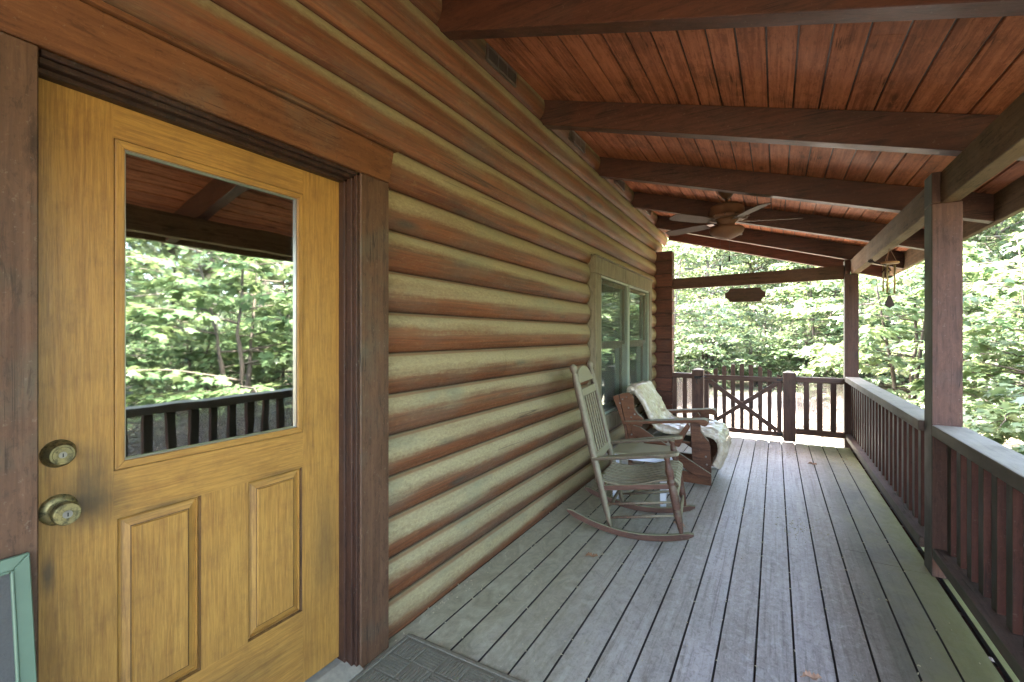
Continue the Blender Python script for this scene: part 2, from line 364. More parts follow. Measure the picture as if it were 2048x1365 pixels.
def ground_mat():
    t = NT('leaf_litter_and_grass'); co = t.coord()
    n = t.noise(co, .8, 5, .6); f = t.noise(co, 14, 6, .75); k = t.noise(co, 3, 4, .6)
    col = t.mix(t.ramp(f, [(.3, 0), (.7, 1)]), (.045, .034, .024), (.17, .13, .10))
    col = t.mix(t.math('MULTIPLY', t.ramp(k, [(.45, 0), (.6, 1)]), .7), col, t.mix(f, (.035, .060, .02), (.10, .14, .06)))
    t.bump(f, .6, .04)
    return t.out(col, .9)
M['ground'] = ground_mat()
def gravel():
    t = NT('pale_gravel'); co = t.coord(); f = t.noise(co, 30, 6, .8); k = t.noise(co, 2.2, 4, .6)
    col = t.mix(t.ramp(f, [(.3, 0), (.7, 1)]), (.12, .10, .08), (.27, .24, .21))
    col = t.mix(t.math('MULTIPLY', t.ramp(k, [(.55, 0), (.7, 1)]), .5), col, (.25, .19, .14))
    t.bump(f, .5, .02); return t.out(col, .9)
M['gravel'] = gravel()

# ---------------------------------------------------------------- geometry helpers
class MB:
    """collects shapes in one bmesh, built as ONE mesh object"""
    def __init__(s): s.b = bmesh.new()
    def poly(s, pts, mi=0):
        vs = [s.b.verts.new(p) for p in pts]; f = s.b.faces.new(vs); f.material_index = mi; return f
    def hexa(s, p, mi=0):      # 8 corners: bottom ring 0-3 counterclockwise, top ring 4-7
        v = [s.b.verts.new(q) for q in p]
        for ix in ((3, 2, 1, 0), (4, 5, 6, 7), (0, 1, 5, 4), (1, 2, 6, 5), (2, 3, 7, 6), (3, 0, 4, 7)):
            f = s.b.faces.new([v[i] for i in ix]); f.material_index = mi
    def box(s, x0, x1, y0, y1, z0, z1, mi=0):
        s.hexa([(x0, y0, z0), (x1, y0, z0), (x1, y1, z0), (x0, y1, z0), (x0, y0, z1), (x1, y0, z1), (x1, y1, z1), (x0, y1, z1)], mi)
    def bar(s, p0, p1, w, h, up=(0, 0, 1), mi=0):   # rectangular bar from p0 to p1, w across, h along 'up'
        p0, p1 = Vector(p0), Vector(p1); d = (p1 - p0).normalized(); u = Vector(up)
        sd = d.cross(u).normalized(); u = sd.cross(d).normalized()
        a, b = sd * w / 2, u * h / 2
        s.hexa([p0 - a - b, p0 + a - b, p1 + a - b, p1 - a - b, p0 - a + b, p0 + a + b, p1 + a + b, p1 - a + b], mi)
    def prism(s, pts, axis, a, b, mi=0):             # outline (2D) extruded along an axis from a to b
        def P(q, t):
            return {'x': (t, q[0], q[1]), 'y': (q[0], t, q[1]), 'z': (q[0], q[1], t)}[axis]
        lo = [s.b.verts.new(P(q, a)) for q in pts]; hi = [s.b.verts.new(P(q, b)) for q in pts]
        n = len(pts)
        fs = [s.b.faces.new(lo[::-1]), s.b.faces.new(hi)]
        for i in range(n): fs.append(s.b.faces.new((lo[i], lo[(i + 1) % n], hi[(i + 1) % n], hi[i])))
        for f in fs: f.material_index = mi
    def lathe(s, p0, p1, prof, seg=14, mi=0, caps=True):   # profile: (t 0..1 along p0-p1, radius)
        p0, p1 = Vector(p0), Vector(p1); d = p1 - p0; q = d.normalized().to_track_quat('Z', 'Y')
        rings = []
        for t, r in prof:
            c = p0 + d * t
            rings.append([s.b.verts.new(c + q @ Vector((r * math.cos(2 * PI * i / seg), r * math.sin(2 * PI * i / seg), 0))) for i in range(seg)])
        for a, b in zip(rings, rings[1:]):
            for i in range(seg):
                f = s.b.faces.new((a[i], a[(i + 1) % seg], b[(i + 1) % seg], b[i])); f.material_index = mi; f.smooth = True
        if caps:
            for r_ in (rings[0][::-1], rings[-1]):
                f = s.b.faces.new(r_); f.material_index = mi
    def tube(s, pts, rad, seg=8, mi=0):
        pts = [Vector(p) for p in pts]; n = len(pts); rings = []
        rad = rad if hasattr(rad, '__len__') else [rad] * n
        for i, p in enumerate(pts):
            d = (pts[min(i + 1, n - 1)] - pts[max(i - 1, 0)]).normalized(); q = d.to_track_quat('Z', 'Y')
            rings.append([s.b.verts.new(p + q @ Vector((rad[i] * math.cos(2 * PI * k / seg), rad[i] * math.sin(2 * PI * k / seg), 0))) for k in range(seg)])
        for a, b in zip(rings, rings[1:]):
            # match ring rotation
            for k in range(seg):
                f = s.b.faces.new((a[k], a[(k + 1) % seg], b[(k + 1) % seg], b[k])); f.material_index = mi; f.smooth = True
        s.b.faces.new(rings[0][::-1]); s.b.faces.new(rings[-1])
    def build(s, name, mat, parent=None, bevel=0.0, segs=1, fix=True):
        if fix: bmesh.ops.recalc_face_normals(s.b, faces=s.b.faces)
        me = bpy.data.meshes.new(name); s.b.to_mesh(me); s.b.free()
        for m in (mat if isinstance(mat, (list, tuple)) else [mat]): me.materials.append(m)
        o = bpy.data.objects.new(name, me); C.objects.link(o)
        if parent is not None: o.parent = parent
        if bevel:
            md = o.modifiers.new("bevel", 'BEVEL'); md.width = bevel; md.segments = segs; md.limit_method = 'ANGLE'; md.angle_limit = R(40)
        return o

def tag(o, label=None, cat=None, group=None, kind=None):
    if label: o['label'] = label
    if cat: o['category'] = cat
    if group: o['group'] = group
    if kind: o['kind'] = kind
    return o
def thing(name, label, cat, loc=(0, 0, 0), rz=0, group=None):
    o = bpy.data.objects.new(name, None); C.objects.link(o); o.location = loc; o.rotation_euler = (0, 0, rz)
    o.empty_display_size = .1
    return tag(o, label, cat, group)
def copy_tree(o, parent=None):
    c = o.copy(); C.objects.link(c); c.parent = parent
    for ch in [q for q in bpy.data.objects if q.parent == o]: copy_tree(ch, c)
    return c
def floor_at(u, v, z=0.0):
    s_, c_ = math.sin(R(29.76)), math.cos(R(29.76))
    d = 920 * (H - z) / (v - 671.4); lat = (u - 1024) / 920 * d
    return (lat * c_ - d * s_, lat * s_ + d * c_, z)

# ================================================================ SETTING
# ground with low undulation, falling away slightly
GZ = -.45
def ground():
    nx, ny = 90, 90
    xs = np.concatenate([np.linspace(-200, -14, 14), np.linspace(-12, 22, 62), np.linspace(26, 220, 14)])
    ys = np.concatenate([np.linspace(-200, -6, 10), np.linspace(-4, 34, 66), np.linspace(38, 240, 14)])
    V = []; F = []
    for j, y in enumerate(ys):
        for i, x in enumerate(xs):
            d = max(0, math.hypot(x - 1, y - 6) - 9)
            z = GZ + .05 * math.sin(x * .9 + 1) * math.cos(y * .7) * min(1, d / 3) + min(d, 60) * .012
            V.append((x, y, z))
    nx = len(xs)
    for j in range(len(ys) - 1):
        for i in range(nx - 1):
            a = j * nx + i; F.append((a, a + 1, a + nx + 1, a + nx))
    me = bpy.data.meshes.new("ground"); me.from_pydata(V, [], F); me.materials.append(M['ground'])
    for p in me.polygons: p.use_smooth = True
    o = bpy.data.objects.new("ground", me); C.objects.link(o); tag(o, kind='structure')
    return o
ground()
def path():
    # gravel: a broad apron beyond the gate which turns into a track crossing to the right
    cl = [(-.9, 8.2, 1.2), (-.9, 9.8, 1.5), (-.5, 12.2, 2.2), (1.5, 14.6, 2.4), (4.5, 15.6, 2.0), (9, 16.2, 2.0), (16, 16.8, 2.2), (30, 20, 2.5)]
    V = []; F = []
    for i, (x, y, wd) in enumerate(cl):
        a = cl[max(0, i - 1)]; b = cl[min(len(cl) - 1, i + 1)]
        d = Vector((b[0] - a[0], b[1] - a[1])).normalized(); n = Vector((-d.y, d.x))
        for k in (-1, -.33, .33, 1):
            px, py = x + n.x * wd * k, y + n.y * wd * k
            dd = max(0, math.hypot(px - 1, py - 6) - 9)
            V.append((px, py, GZ + .055 * min(1, dd / 3) + dd * .012 + .012))
    for i in range(len(cl) - 1):
        for k in range(3):
            a = i * 4 + k; F.append((a, a + 1, a + 5, a + 4))
    me = bpy.data.meshes.new("path"); me.from_pydata(V, [], F); me.materials.append(M['gravel'])
    o = bpy.data.objects.new("path", me); C.objects.link(o); tag(o, kind='structure')
path()
b = MB(); b.box(-1.6, .9, 6.95, 8.05, GZ - .1, GZ + .26)
tag(b.build('landing', M['concrete'], bevel=.01), kind='structure')

# deck: boards along Y, pitch .14415, gap line at x = -.0722
DY0, DY1 = -1.6, 6.90
b = MB(); x = -.0722; p = .14415; g = .0024
edges = [x + k * p for k in range(-11, 7)]
joints = {-7: [1.16], -5: [], -2: [1.31], 4: [3.55], 5: [3.53], 3: []}
for k in range(-11, 6):
    x0, x1 = -.0722 + k * p + g, -.0722 + (k + 1) * p - g
    cuts = {-5: [1.48], -4: [1.49], 3: [3.62], 4: [3.5], 5: [3.48], -9: [4.9], -1: [5.2], 1: [-.4]}.get(k, [])
    ys = [DY0] + cuts + [DY1]
    for a, c in zip(ys, ys[1:]):
        b.box(x0, x1, a + .001, c - .001, -.028 + random.uniform(-.0007, .0007), random.uniform(-.0009, .0005))
b.box(.818, .955, DY0, DY1, -.03, -.001)
for f in b.b.faces:
    f.normal_update()
    if abs(f.normal.x) > .5: f.material_index = 1
tag(b.build('deck_floor', [M['deck'], M['dark']], bevel=.0022, segs=1), kind='structure')
b = MB()
for yy in np.arange(-1.4, 6.9, .41): b.box(-1.5, .93, yy, yy + .04, -.20, -.031)
b.box(.93, .965, DY0, DY1 + .0, -.22, -.031); b.box(-1.6, .965, DY1 - .04, DY1 - .002, -.22, -.033)
tag(b.build('deck_joists', M['rafter']), kind='structure')

# ================================================================ LOG CABIN
cabin = thing('log_cabin', 'log cabin wall with half-round red-brown logs dusted green, running along the porch', 'cabin', (-1.55, 3, 0))
def attach(o):
    o.parent = cabin; o.matrix_parent_inverse = Matrix.Translation((1.55, -3, 0)); return o
X0, BUL = -1.55, .047
Z0, PC = .149, .190
def log_wall():
    V = []; F = []; hs = []
    prof = []
    N = 13
    for i in range(N + 1):
        h = i / N; prof.append((h, BUL * (max(0, math.sin(PI * h)) ** .62)))
    def seg(z0, y0, y1, r0, r1, hlo=0.0, xoff=0.0):
        ys = [y0] + ([y0 + r * .045 for r in (.08, .25, .5, 1)] if r0 else [])
        n = max(2, int((y1 - y0) / .35)); ys += list(np.linspace(ys[-1], y1 - (.045 if r1 else 0), n))[1:]
        if r1: ys += [y1 - r * .045 for r in (.5, .25, .08, 0)]
        base = len(V); cols = 0
        for y in ys:
            e = 1.0
            if r0 and y < y0 + .045: q = 1 - (y - y0) / .045; e = math.sqrt(max(0, 1 - q * q))
            if r1 and y > y1 - .045: q = 1 - (y1 - y) / .045; e = math.sqrt(max(0, 1 - q * q))
            wob = 1 + .06 * math.sin(y * 1.7 + z0 * 9) + .03 * math.sin(y * 5.1 + z0 * 23)
            for h, bx in prof:
                hh = hlo + h * (1 - hlo)
                bb = bx if not hlo else BUL * max(0, math.sin(PI * hh)) ** .55
                V.append((X0 + xoff + bb * e * wob, y, z0 + hh * PC if not hlo else z0 + (hh) * PC)); hs.append(hh)
            cols += 1
        m = len(prof)
        for i in range(cols - 1):
            for j in range(m - 1):
                a = base + i * m + j; F.append((a, a + m, a + m + 1, a + 1))
        # close the ends
        for c0, rev in ((base, True), (base + (cols - 1) * m, False)):
            nb_ = len(V)
            for j in range(m): V.append(V[c0 + j]); hs.append(hs[c0 + j])
            tq = tuple(nb_ + j for j in range(m)); F.append(tq[::-1] if rev else tq)
    for k in range(-1, 17):
        z = Z0 + k * PC
        dcut, wcut = k <= 9, 2 <= k <= 9
        yend = 6.93 if k < 13 else {13: 7.35, 14: 7.7}.get(k, 8.02)
        spans = []
        if dcut: spans.append([-2.2, .30, 0, 0]); st = 1.40
        else: st = -2.2
        if wcut: spans += [[st, 4.145, 0, 1], [6.40, yend, 0, 1]]
        else: spans.append([st, yend, 0, 1])
        # occasional butt joints between logs
        js = {11: 3.3, 12: 5.1, 5: 2.55, 14: 2.1}.get(k)
        for y0, y1, a, c in spans:
            hlo = .2 if k == -1 else 0
            if js and y0 < js < y1:
                seg(z, y0, js - .001, a, 0, hlo); seg(z, js + .001, y1, 0, c, hlo)
            else: seg(z, y0, y1, a, c, hlo)
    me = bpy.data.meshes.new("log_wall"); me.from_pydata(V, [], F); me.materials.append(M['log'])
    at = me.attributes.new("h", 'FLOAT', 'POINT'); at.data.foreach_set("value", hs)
    for p_ in me.polygons: p_.use_smooth = len(p_.vertices) == 4
    o = bpy.data.objects.new("log_wall", me); C.objects.link(o); return attach(o)
log_wall()
# solid core behind the logs, with openings for door and window; a dim room behind
b = MB()
xb0, xb1 = -1.72, X0 - .002
b.box(xb0, xb1, -2.2, .345, -.45, 3.3); b.box(xb0, xb1, .345, 1.335, 2.045, 3.3); b.box(xb0, xb1, .345, 1.335, -.45, -.002)
b.box(xb0, xb1, 1.335, 4.32, -.45, 3.3); b.box(xb0, xb1, 4.32, 6.31, 1.97, 3.3); b.box(xb0, xb1, 4.32, 6.31, -.45, .56); b.box(xb0, xb1, 6.31, 6.9, -.45, 3.3)
attach(b.build('wall_core', M['corner']))
b = MB(); b.box(-6, -1.721, -2.2, -2.15, -.45, 3.3); b.box(-6, -1.721, 6.9, 6.95, -.45, 3.3); b.box(-6.05, -6, -2.2, 6.95, -.45, 3.3); b.box(-6, -1.721, -2.15, 6.9, -.05, 0)
attach(b.build('far_walls', M['corner']))
# corner: ends of the crossing logs
b = MB()
z = -.2
while z < 2.55:
    z1 = min(z + .186, 2.60)
    b.box(-1.56, -1.292 + random.uniform(-.003, .003), 6.93, 7.09, z + .003, z1 - .003); z = z + .19
attach(b.build('corner_logs', M['corner'], bevel=.004))
# mending cap above the corner
b = MB(); b.box(-1.54, -1.31, 6.95, 7.07, -.2, 2.58); attach(b.build('corner_core', M['dark']))

# vents under the roof
for yc in (2.50, 3.78, 5.05, 6.33):
    b = MB(); y0, y1, zz0, zz1 = yc - .17, yc + .17, 3.035, 3.115
    xo = X0 + BUL + .004
    b.box(xo - .03, xo - .004, y0, y1, zz0, zz1, 1)
    b.box(xo - .012, xo + .004, y0 - .01, y1 + .01, zz0 - .008, zz0 + .004); b.box(xo - .012, xo + .004, y0 - .01, y1 + .01, zz1 - .004, zz1 + .008)
    for q in (y0 - .01, yc - .06, yc + .05, y1 - .002): b.box(xo - .012, xo + .003, q, q + .012, zz0 + .004, zz1 - .004)
    for k in range(34):
        q = y0 + .004 + k * .0098; b.box(xo - .004, xo + .001, q, q + .0022, zz0 + .004, zz1 - .004)
    attach(b.build('vent', [M['screw'], M['dark']]))

# ---------------- door trim
fx = -1.470
b = MB(); b.box(-1.56, fx, 1.3266, 1.4844, 0, 2.036); attach(b.build('door_casing', M['trim'], bevel=.003))
b = MB(); b.box(-1.56, fx, -.02, .3786, 0, 2.036); attach(b.build('door_casing', M['trim'], bevel=.003))
b = MB(); b.prism([(-.02, 2.038), (1.4844, 2.038), (1.512, 2.185), (-.02, 2.185)], 'x', -1.56, fx + .004)
attach(b.build('door_head_casing', M['trim_y'], bevel=.003))
b = MB(); b.box(-1.56, fx + .018, -.02, 1.53, 2.187, 2.203); attach(b.build('drip_cap', M['trim_y'], bevel=.002))
b = MB()   # jambs and head in two steps
for (s0, x1) in ((0.0, -1.478), (.014, -1.492), (.026, -1.520)):
    b.box(-1.70, x1, 1.3266 - s0 - .016, 1.3262 - s0 + .004, 0.0, 2.034 - s0)
    b.box(-1.70, x1, .3845, 1.326 - s0, 2.036 - s0 - .014, 2.036 - s0)
b.box(-1.70, -1.500, .360, .3835, 0.0, 2.034)
attach(b.build('door_jamb', M['jamb'], bevel=.0015))
b = MB(); b.prism([(-1.70, 0.0), (-1.455, 0.0), (-1.455, .012), (-1.53, .042), (-1.70, .05)], 'y', .36, 1.328)
attach(b.build('threshold', M['threshold'], bevel=.002))

# ---------------- door slab
door = thing('door', None, None); attach(door); door.matrix_parent_inverse = Matrix.Translation((1.55, -3, 0))
dx1 = -1.552; dx0 = dx1 - .044
dy0, dy1, dz0, dz1 = .372, 1.296, .055, 2.008
gy0, gy1, gz0, gz1 = .545, 1.119, 1.003, 1.905     # glazing opening
b = MB()
b.box(dx0, dx1, dy0, gy0, dz0, dz1, 0); b.box(dx0, dx1, gy1, dy1, dz0, dz1, 0)              # stiles
b.box(dx0, dx1 - .0004, gy0, gy1, gz1, dz1, 1)                                              # top rail
b.box(dx0, dx1 - .0004, gy0, gy1, .872, gz0, 1)                                             # lock rail
b.box(dx0, dx1 - .0004, gy0, gy1, dz0, .328, 1)                                             # bottom rail
b.box(dx0, dx1 - .0004, .764, .911, .328, .872, 0)                                          # muntin
def field(y0, y1, z0, z1):      # sunk bevel then raised field
    e, d1 = .034, .011
    b.box(dx0, dx1 - .022, y0, y1, z0, z1, 0)
    def ring(a, xa, c, xc, mis):
        A = [(xa, y0 + a, z0 + a), (xa, y1 - a, z0 + a), (xa, y1 - a, z1 - a), (xa, y0 + a, z1 - a)]
        B = [(xc, y0 + c, z0 + c), (xc, y1 - c, z0 + c), (xc, y1 - c, z1 - c), (xc, y0 + c, z1 - c)]
        for i in range(4): b.poly([A[i], A[(i + 1) % 4], B[(i + 1) % 4], B[i]], mis[i])
    mm = (1, 0, 1, 0)
    ring(0, dx1 - .0006, .004, dx1 - .011, (2, 2, 2, 2)); ring(.004, dx1 - .011, .009, dx1 - .006, mm)
    ring(.009, dx1 - .006, .0115, dx1 - .0145, mm); ring(.0115, dx1 - .0145, e - .003, dx1 - .007, mm); ring(e - .003, dx1 - .007, e, dx1 - .0065, (2, 2, 2, 2)); ring(e, dx1 - .0065, e + .003, dx1 - .0015, mm)
    a = e + .003; x = dx1 - .0015
    b.poly([(x, y0 + a, z0 + a), (x, y1 - a, z0 + a), (x, y1 - a, z1 - a), (x, y0 + a, z1 - a)], 0)
field(.5534, .764, .328, .872); field(.911, 1.117, .328, .872)
b.box(dx0, dx1 - .001, gy0, .5534, .328, .872, 0); b.box(dx0, dx1 - .001, 1.117, gy1, .328, .872, 0)
slab = b.build('door_slab', [M['door_z'], M['door_y'], M['groove_dark']], door, fix=True)
b = MB()          # glazing bead, mitred, raised a little
def frame_ring(mb, y0, y1, z0, z1, wd, xa, xb, mi0=0, mi1=1):
    for (pa, pb, pc, pd, mi) in (((y0, z0), (y1, z0), (y1 - wd, z0 + wd), (y0 + wd, z0 + wd), mi1), ((y1, z0), (y1, z1), (y1 - wd, z1 - wd), (y1 - wd, z0 + wd), mi0),
                                 ((y1, z1), (y0, z1), (y0 + wd, z1 - wd), (y1 - wd, z1 - wd), mi1), ((y0, z1), (y0, z0), (y0 + wd, z0 + wd), (y0 + wd, z1 - wd), mi0)):
        q = [pa, pb, pc, pd]; mb.hexa([(xa, *q[0]), (xa, *q[1]), (xa, *q[2]), (xa, *q[3]), (xb, *q[0]), (xb, *q[1]), (xb, *q[2]), (xb, *q[3])], mi)
frame_ring(b, gy0 + .0022, gy1 - .0022, gz0 + .0022, gz1 - .0022, .0213, dx1 - .03, dx1 + .004)
b.build('glazing_bead', [M['door_z'], M['door_y']], door, bevel=.0015)
b = MB(); frame_ring(b, gy0 + .0235, gy1 - .0235, gz0 + .0235, gz1 - .0235, .004, dx1 - .02, dx1 - .002); b.build('glazing_seal', [M['screw'], M['screw']], door)
b = MB(); b.box(dx1 - .016, dx1 - .011, gy0 + .024, gy1 - .024, gz0 + .024, gz1 - .024); b.build('glass_pane', M['glass'], door)
def key_face(b, c, r, mi=1):
    b.lathe((c[0], c[1], c[2]), (c[0] + .0015, c[1], c[2]), [(0, r), (1, r * .96)], 20, mi)
    b.box(c[0] + .0014, c[0] + .0022, c[1] - .0011, c[1] + .0011, c[2] - .005, c[2] + .004, 2)
def lock(name, y, z, knob):
    b = MB()
    if knob:
        b.lathe((dx1 - .001, y, z), (dx1 + .012, y, z), [(0, .0375), (.25, .0375), (.7, .033), (1, .024)], 36)
        b.lathe((dx1 + .010, y, z), (dx1 + .062, y, z), [(0, .013), (.2, .012), (.35, .017), (.55, .0255), (.75, .0275), (.93, .0270), (1, .0245)], 36)
        key_face(b, (dx1 + .062, y, z), .0095)
    else:
        b.lathe((dx1 - .001, y, z), (dx1 + .030, y, z), [(0, .0345), (.12, .0345), (.5, .031), (.9, .0245), (1, .0235)], 36)
        b.lathe((dx1 + .030, y, z), (dx1 + .0315, y, z), [(0, .0195), (1, .0185)], 30)
        key_face(b, (dx1 + .0315, y, z), .008)
    return b.build(name, [M['brass'], M['screw'], M['black']], door)
lock('deadbolt', .434, 1.076, False); lock('door_knob', .434, .936, True)
# dark blind some way behind the glass
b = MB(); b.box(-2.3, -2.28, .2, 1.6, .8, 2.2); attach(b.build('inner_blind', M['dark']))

# ---------------- window: two double-hung sashes side by side
b = MB()
b.box(-1.56, -1.470, 4.16, 4.325, .41, 1.962); b.box(-1.56, -1.470, 6.302, 6.44, .41, 1.962)
b.prism([(4.16, 1.964), (6.44, 1.964), (6.455, 2.12), (4.145, 2.12)], 'x', -1.56, -1.466)
b.box(-1.56, -1.452, 4.12, 6.47, 2.122, 2.136)
b.box(-1.56, -1.470, 4.327, 6.30, .41, .555)
attach(b.build('window_casing', M['wintrim'], bevel=.003))
b = MB(); b.box(-1.545, -1.44, 4.30, 6.33, .556, .575); attach(b.build('window_sill', M['wintrim'], bevel=.002))
for (y0, y1) in ((4.33, 5.315), (5.335, 6.295)):
    wd = thing('window', None, None); attach(wd)
    b = MB(); frame_ring(b, y0, y1, .577, 1.96, .018, -1.56, -1.476, 0, 0)
    b.build('window_frame', M['winframe'], wd, bevel=.002)
    b = MB(); frame_ring(b, y0 + .024, y1 - .024, 1.27, 1.935, .04, -1.545, -1.515, 0, 0); frame_ring(b, y0 + .024, y1 - .024, .602, 1.268, .04, -1.575, -1.547, 0, 0)
    b.build('sash', M['wintrim'], wd)
    b = MB(); b.box(-1.532, -1.528, y0 + .065, y1 - .065, 1.31, 1.895); b.box(-1.563, -1.559, y0 + .065, y1 - .065, .643, 1.228); b.build('pane', M['winglass'], wd)
    b = MB(); b.box(-1.491, -1.4905, y0 + .022, y1 - .022, .60, 1.937); b.build('insect_screen', M['insect'], wd)
b = MB()
for i in range(70):
    y = 4.3 + i * .029; b.box(-1.70, -1.694, y, y + .024, .6, 1.95)
attach(b.build('window_blind', plain('pale_vertical_blind', (.42, .44, .36), .8)))

# ================================================================ PORCH ROOF
SL = .284
def rz(x): return 2.958 - SL * (x + 1.52)         # underside of the rafters
roof = thing('porch_roof', 'sloping porch roof of red-stained boards on dark rafters above the deck', 'porch roof', (0, 3, 2.5))
def aroof(o): o.parent = roof; o.matrix_parent_inverse = Matrix.Translation((0, -3, -2.5)); return o
for yf in (-.60, .65, 1.90, 3.121, 4.39, 5.66, 6.95, 7.95):
    b = MB(); a, c = -1.54, 1.308; yb = yf + .085
    b.hexa([(a, yf, rz(a)), (c, yf, rz(c)), (c, yb, rz(c)), (a, yb, rz(a)), (a, yf, rz(a) + .187), (c, yf, rz(c) + .187), (c, yb, rz(c) + .187), (a, yb, rz(a) + .187)])
    aroof(b.build('rafter', M['rafter'], bevel=.003))
b = MB()
x = -1.66; pw = .125
while x < 1.40:
    xa, xb = x + .0042, x + pw - .0042
    za, zb = rz(xa) + .190, rz(xb) + .190
    zm, c = .0118, .0028
    # chamfered board (v groove)
    P = [(xa, za + zm), (xa, za + c), (xa + c, rz(xa + c) + .190), (xb - c, rz(xb - c) + .190), (xb, zb + c), (xb, zb + zm)]
    y0 = -2.0
    jy = random.choice([None, 2.4, 4.6, 1.2, 6.1])
    if jy: b.prism(P, 'y', y0, jy - .001); b.prism(P, 'y', jy + .001, 8.05)
    else: b.prism(P, 'y', y0, 8.05)
    x += pw
b.hexa([(q, yy_, rz(q) + .190 + t_) for t_ in (.0119, .0150) for q, yy_ in ((-1.66, -2.0), (1.40, -2.0), (1.40, 8.05), (-1.66, 8.05))], 1)
aroof(b.build('ceiling_boards', [M['ceiling'], M['jamb']]))
b = MB()
def slab_(x0, x1, t0, t1, y0, y1, mi=0):
    b.hexa([(x0, y0, rz(x0) + t0), (x1, y0, rz(x1) + t0), (x1, y1, rz(x1) + t0), (x0, y1, rz(x0) + t0), (x0, y0, rz(x0) + t1), (x1, y0, rz(x1) + t1), (x1, y1, rz(x1) + t1), (x0, y1, rz(x0) + t1)], mi)
slab_(-4.6, 1.42, .2065, .235, -2.3, 8.1)
b.hexa([(-8.0, -2.3, 2.85), (-4.6, -2.3, rz(-4.6) + .2), (-4.6, 8.1, rz(-4.6) + .2), (-8.0, 8.1, 2.85), (-8.0, -2.3, 2.9), (-4.6, -2.3, rz(-4.6) + .235), (-4.6, 8.1, rz(-4.6) + .235), (-8.0, 8.1, 2.9)])
aroof(b.build('roof_deck', M['roofing']))
b = MB(); b.box(1.31, 1.35, -2.0, 8.1, 2.148, rz(1.31) + .205); aroof(b.build('fascia', M['beam'], bevel=.003))
b = MB()          # header beam, running a hair inward towards the far post
y0, y1 = -2.0, 6.955
def bx_(y): return .822 - .0025 * y
zb = 2.119
b.hexa([(bx_(y0), y0, zb), (bx_(y0) + .086, y0, zb), (bx_(y1) + .08, y1, zb), (bx_(y1), y1, zb), (bx_(y0), y0, rz(.81)), (bx_(y0) + .086, y0, rz(.90)), (bx_(y1) + .08, y1, rz(.89)), (bx_(y1), y1, rz(.81))])
aroof(b.build('header_beam', M['beam'], bevel=.004))
b = MB(); b.hexa([(-1.295, 6.97, 2.042), (.74, 6.97, 2.066), (.74, 7.01, 2.066), (-1.295, 7.01, 2.042), (-1.295, 6.97, 2.193), (.74, 6.97, 2.236), (.74, 7.01, 2.236), (-1.295, 7.01, 2.193)])
aroof(b.build('tie_beam', M['tie'], bevel=.003))

# ================================================================ POSTS AND RAILINGS
def post(x0, x1, y0, y1, notch, label, zb=0.001):
    t = thing('porch_post', label, 'post', ((x0 + x1) / 2, (y0 + y1) / 2, 0), 0, 'posts carrying the porch roof')
    ox, oy = t.location.x, t.location.y
    b = MB(); b.box(x0 - ox, x1 - ox, y0 - oy, y1 - oy, zb, 2.117)
    b.build('post_shaft', M['post'], t, bevel=.004)
    b = MB(); b.box(x0 - ox, notch - ox, y0 - oy, y1 - oy, 2.119, 2.295); b.build('post_tenon', M['post'], t, bevel=.003)
    return t
post(.772, .904, 3.45, 3.60, .812, 'thick near porch post, reddish purple, halfway along the railing')
post(.742, .882, 6.925, 7.06, .800, 'far corner porch post where the side railing meets the end railing', -.4)

def side_rail(y0, y1, xi, bx, ys, label, bottom_dx=0):
    t = thing('porch_railing', label, 'railing', (xi + .07, (y0 + y1) / 2, 0), 0, 'railings round the porch')
    ox, oy = t.location.x, t.location.y
    b = MB(); b.box(xi - ox, xi + .147 - ox, y0 - oy, y1 - oy, .800, .8635)
    for f in b.b.faces:
        if f.calc_center_median().z > .863: f.material_index = 1
    b.build('top_rail', [M['rail_y'], M['railtop']], t, bevel=.006, segs=2)
    b = MB(); b.box(xi + .004 - ox, xi + .150 - ox, y0 - oy, y1 - oy, .105, .165); b.build('bottom_rail', [M['rail_y']], t, bevel=.005, segs=2)
    for y in ys:
        b = MB(); b.box(bx - ox, bx + .038 - ox, y - oy, y + .058 - oy, .166, .799)
        b.build('baluster', M['baluster'], t, bevel=.002)
    return t
def sheet_mat():
    t = NT('grey_netting'); t.t.nodes.remove(t.b); o = t.t.nodes['Material Output']; co = t.coord()
    n = t.noise(co, 130, 3, .7); n2 = t.noise(co, 4, 4, .6)
    col = t.mix(n2, (.16, .13, .11), (.30, .26, .24))
    df = t.n("ShaderNodeBsdfDiffuse"); t.l(col, df.inputs[0]); tl = t.n("ShaderNodeBsdfTranslucent"); t.l(col, tl.inputs[0])
    m1 = t.n("ShaderNodeMixShader"); m1.inputs[0].default_value = .45; t.l(df.outputs[0], m1.inputs[1]); t.l(tl.outputs[0], m1.inputs[2])
    tr = t.n("ShaderNodeBsdfTransparent"); mx = t.n("ShaderNodeMixShader")
    t.l(t.ramp(n, [(.42, .35), (.58, .95)]), mx.inputs[0]); t.l(tr.outputs[0], mx.inputs[1]); t.l(m1.outputs[0], mx.inputs[2]); t.l(mx.outputs[0], o.inputs[0]); return t.m
M['net'] = sheet_mat()
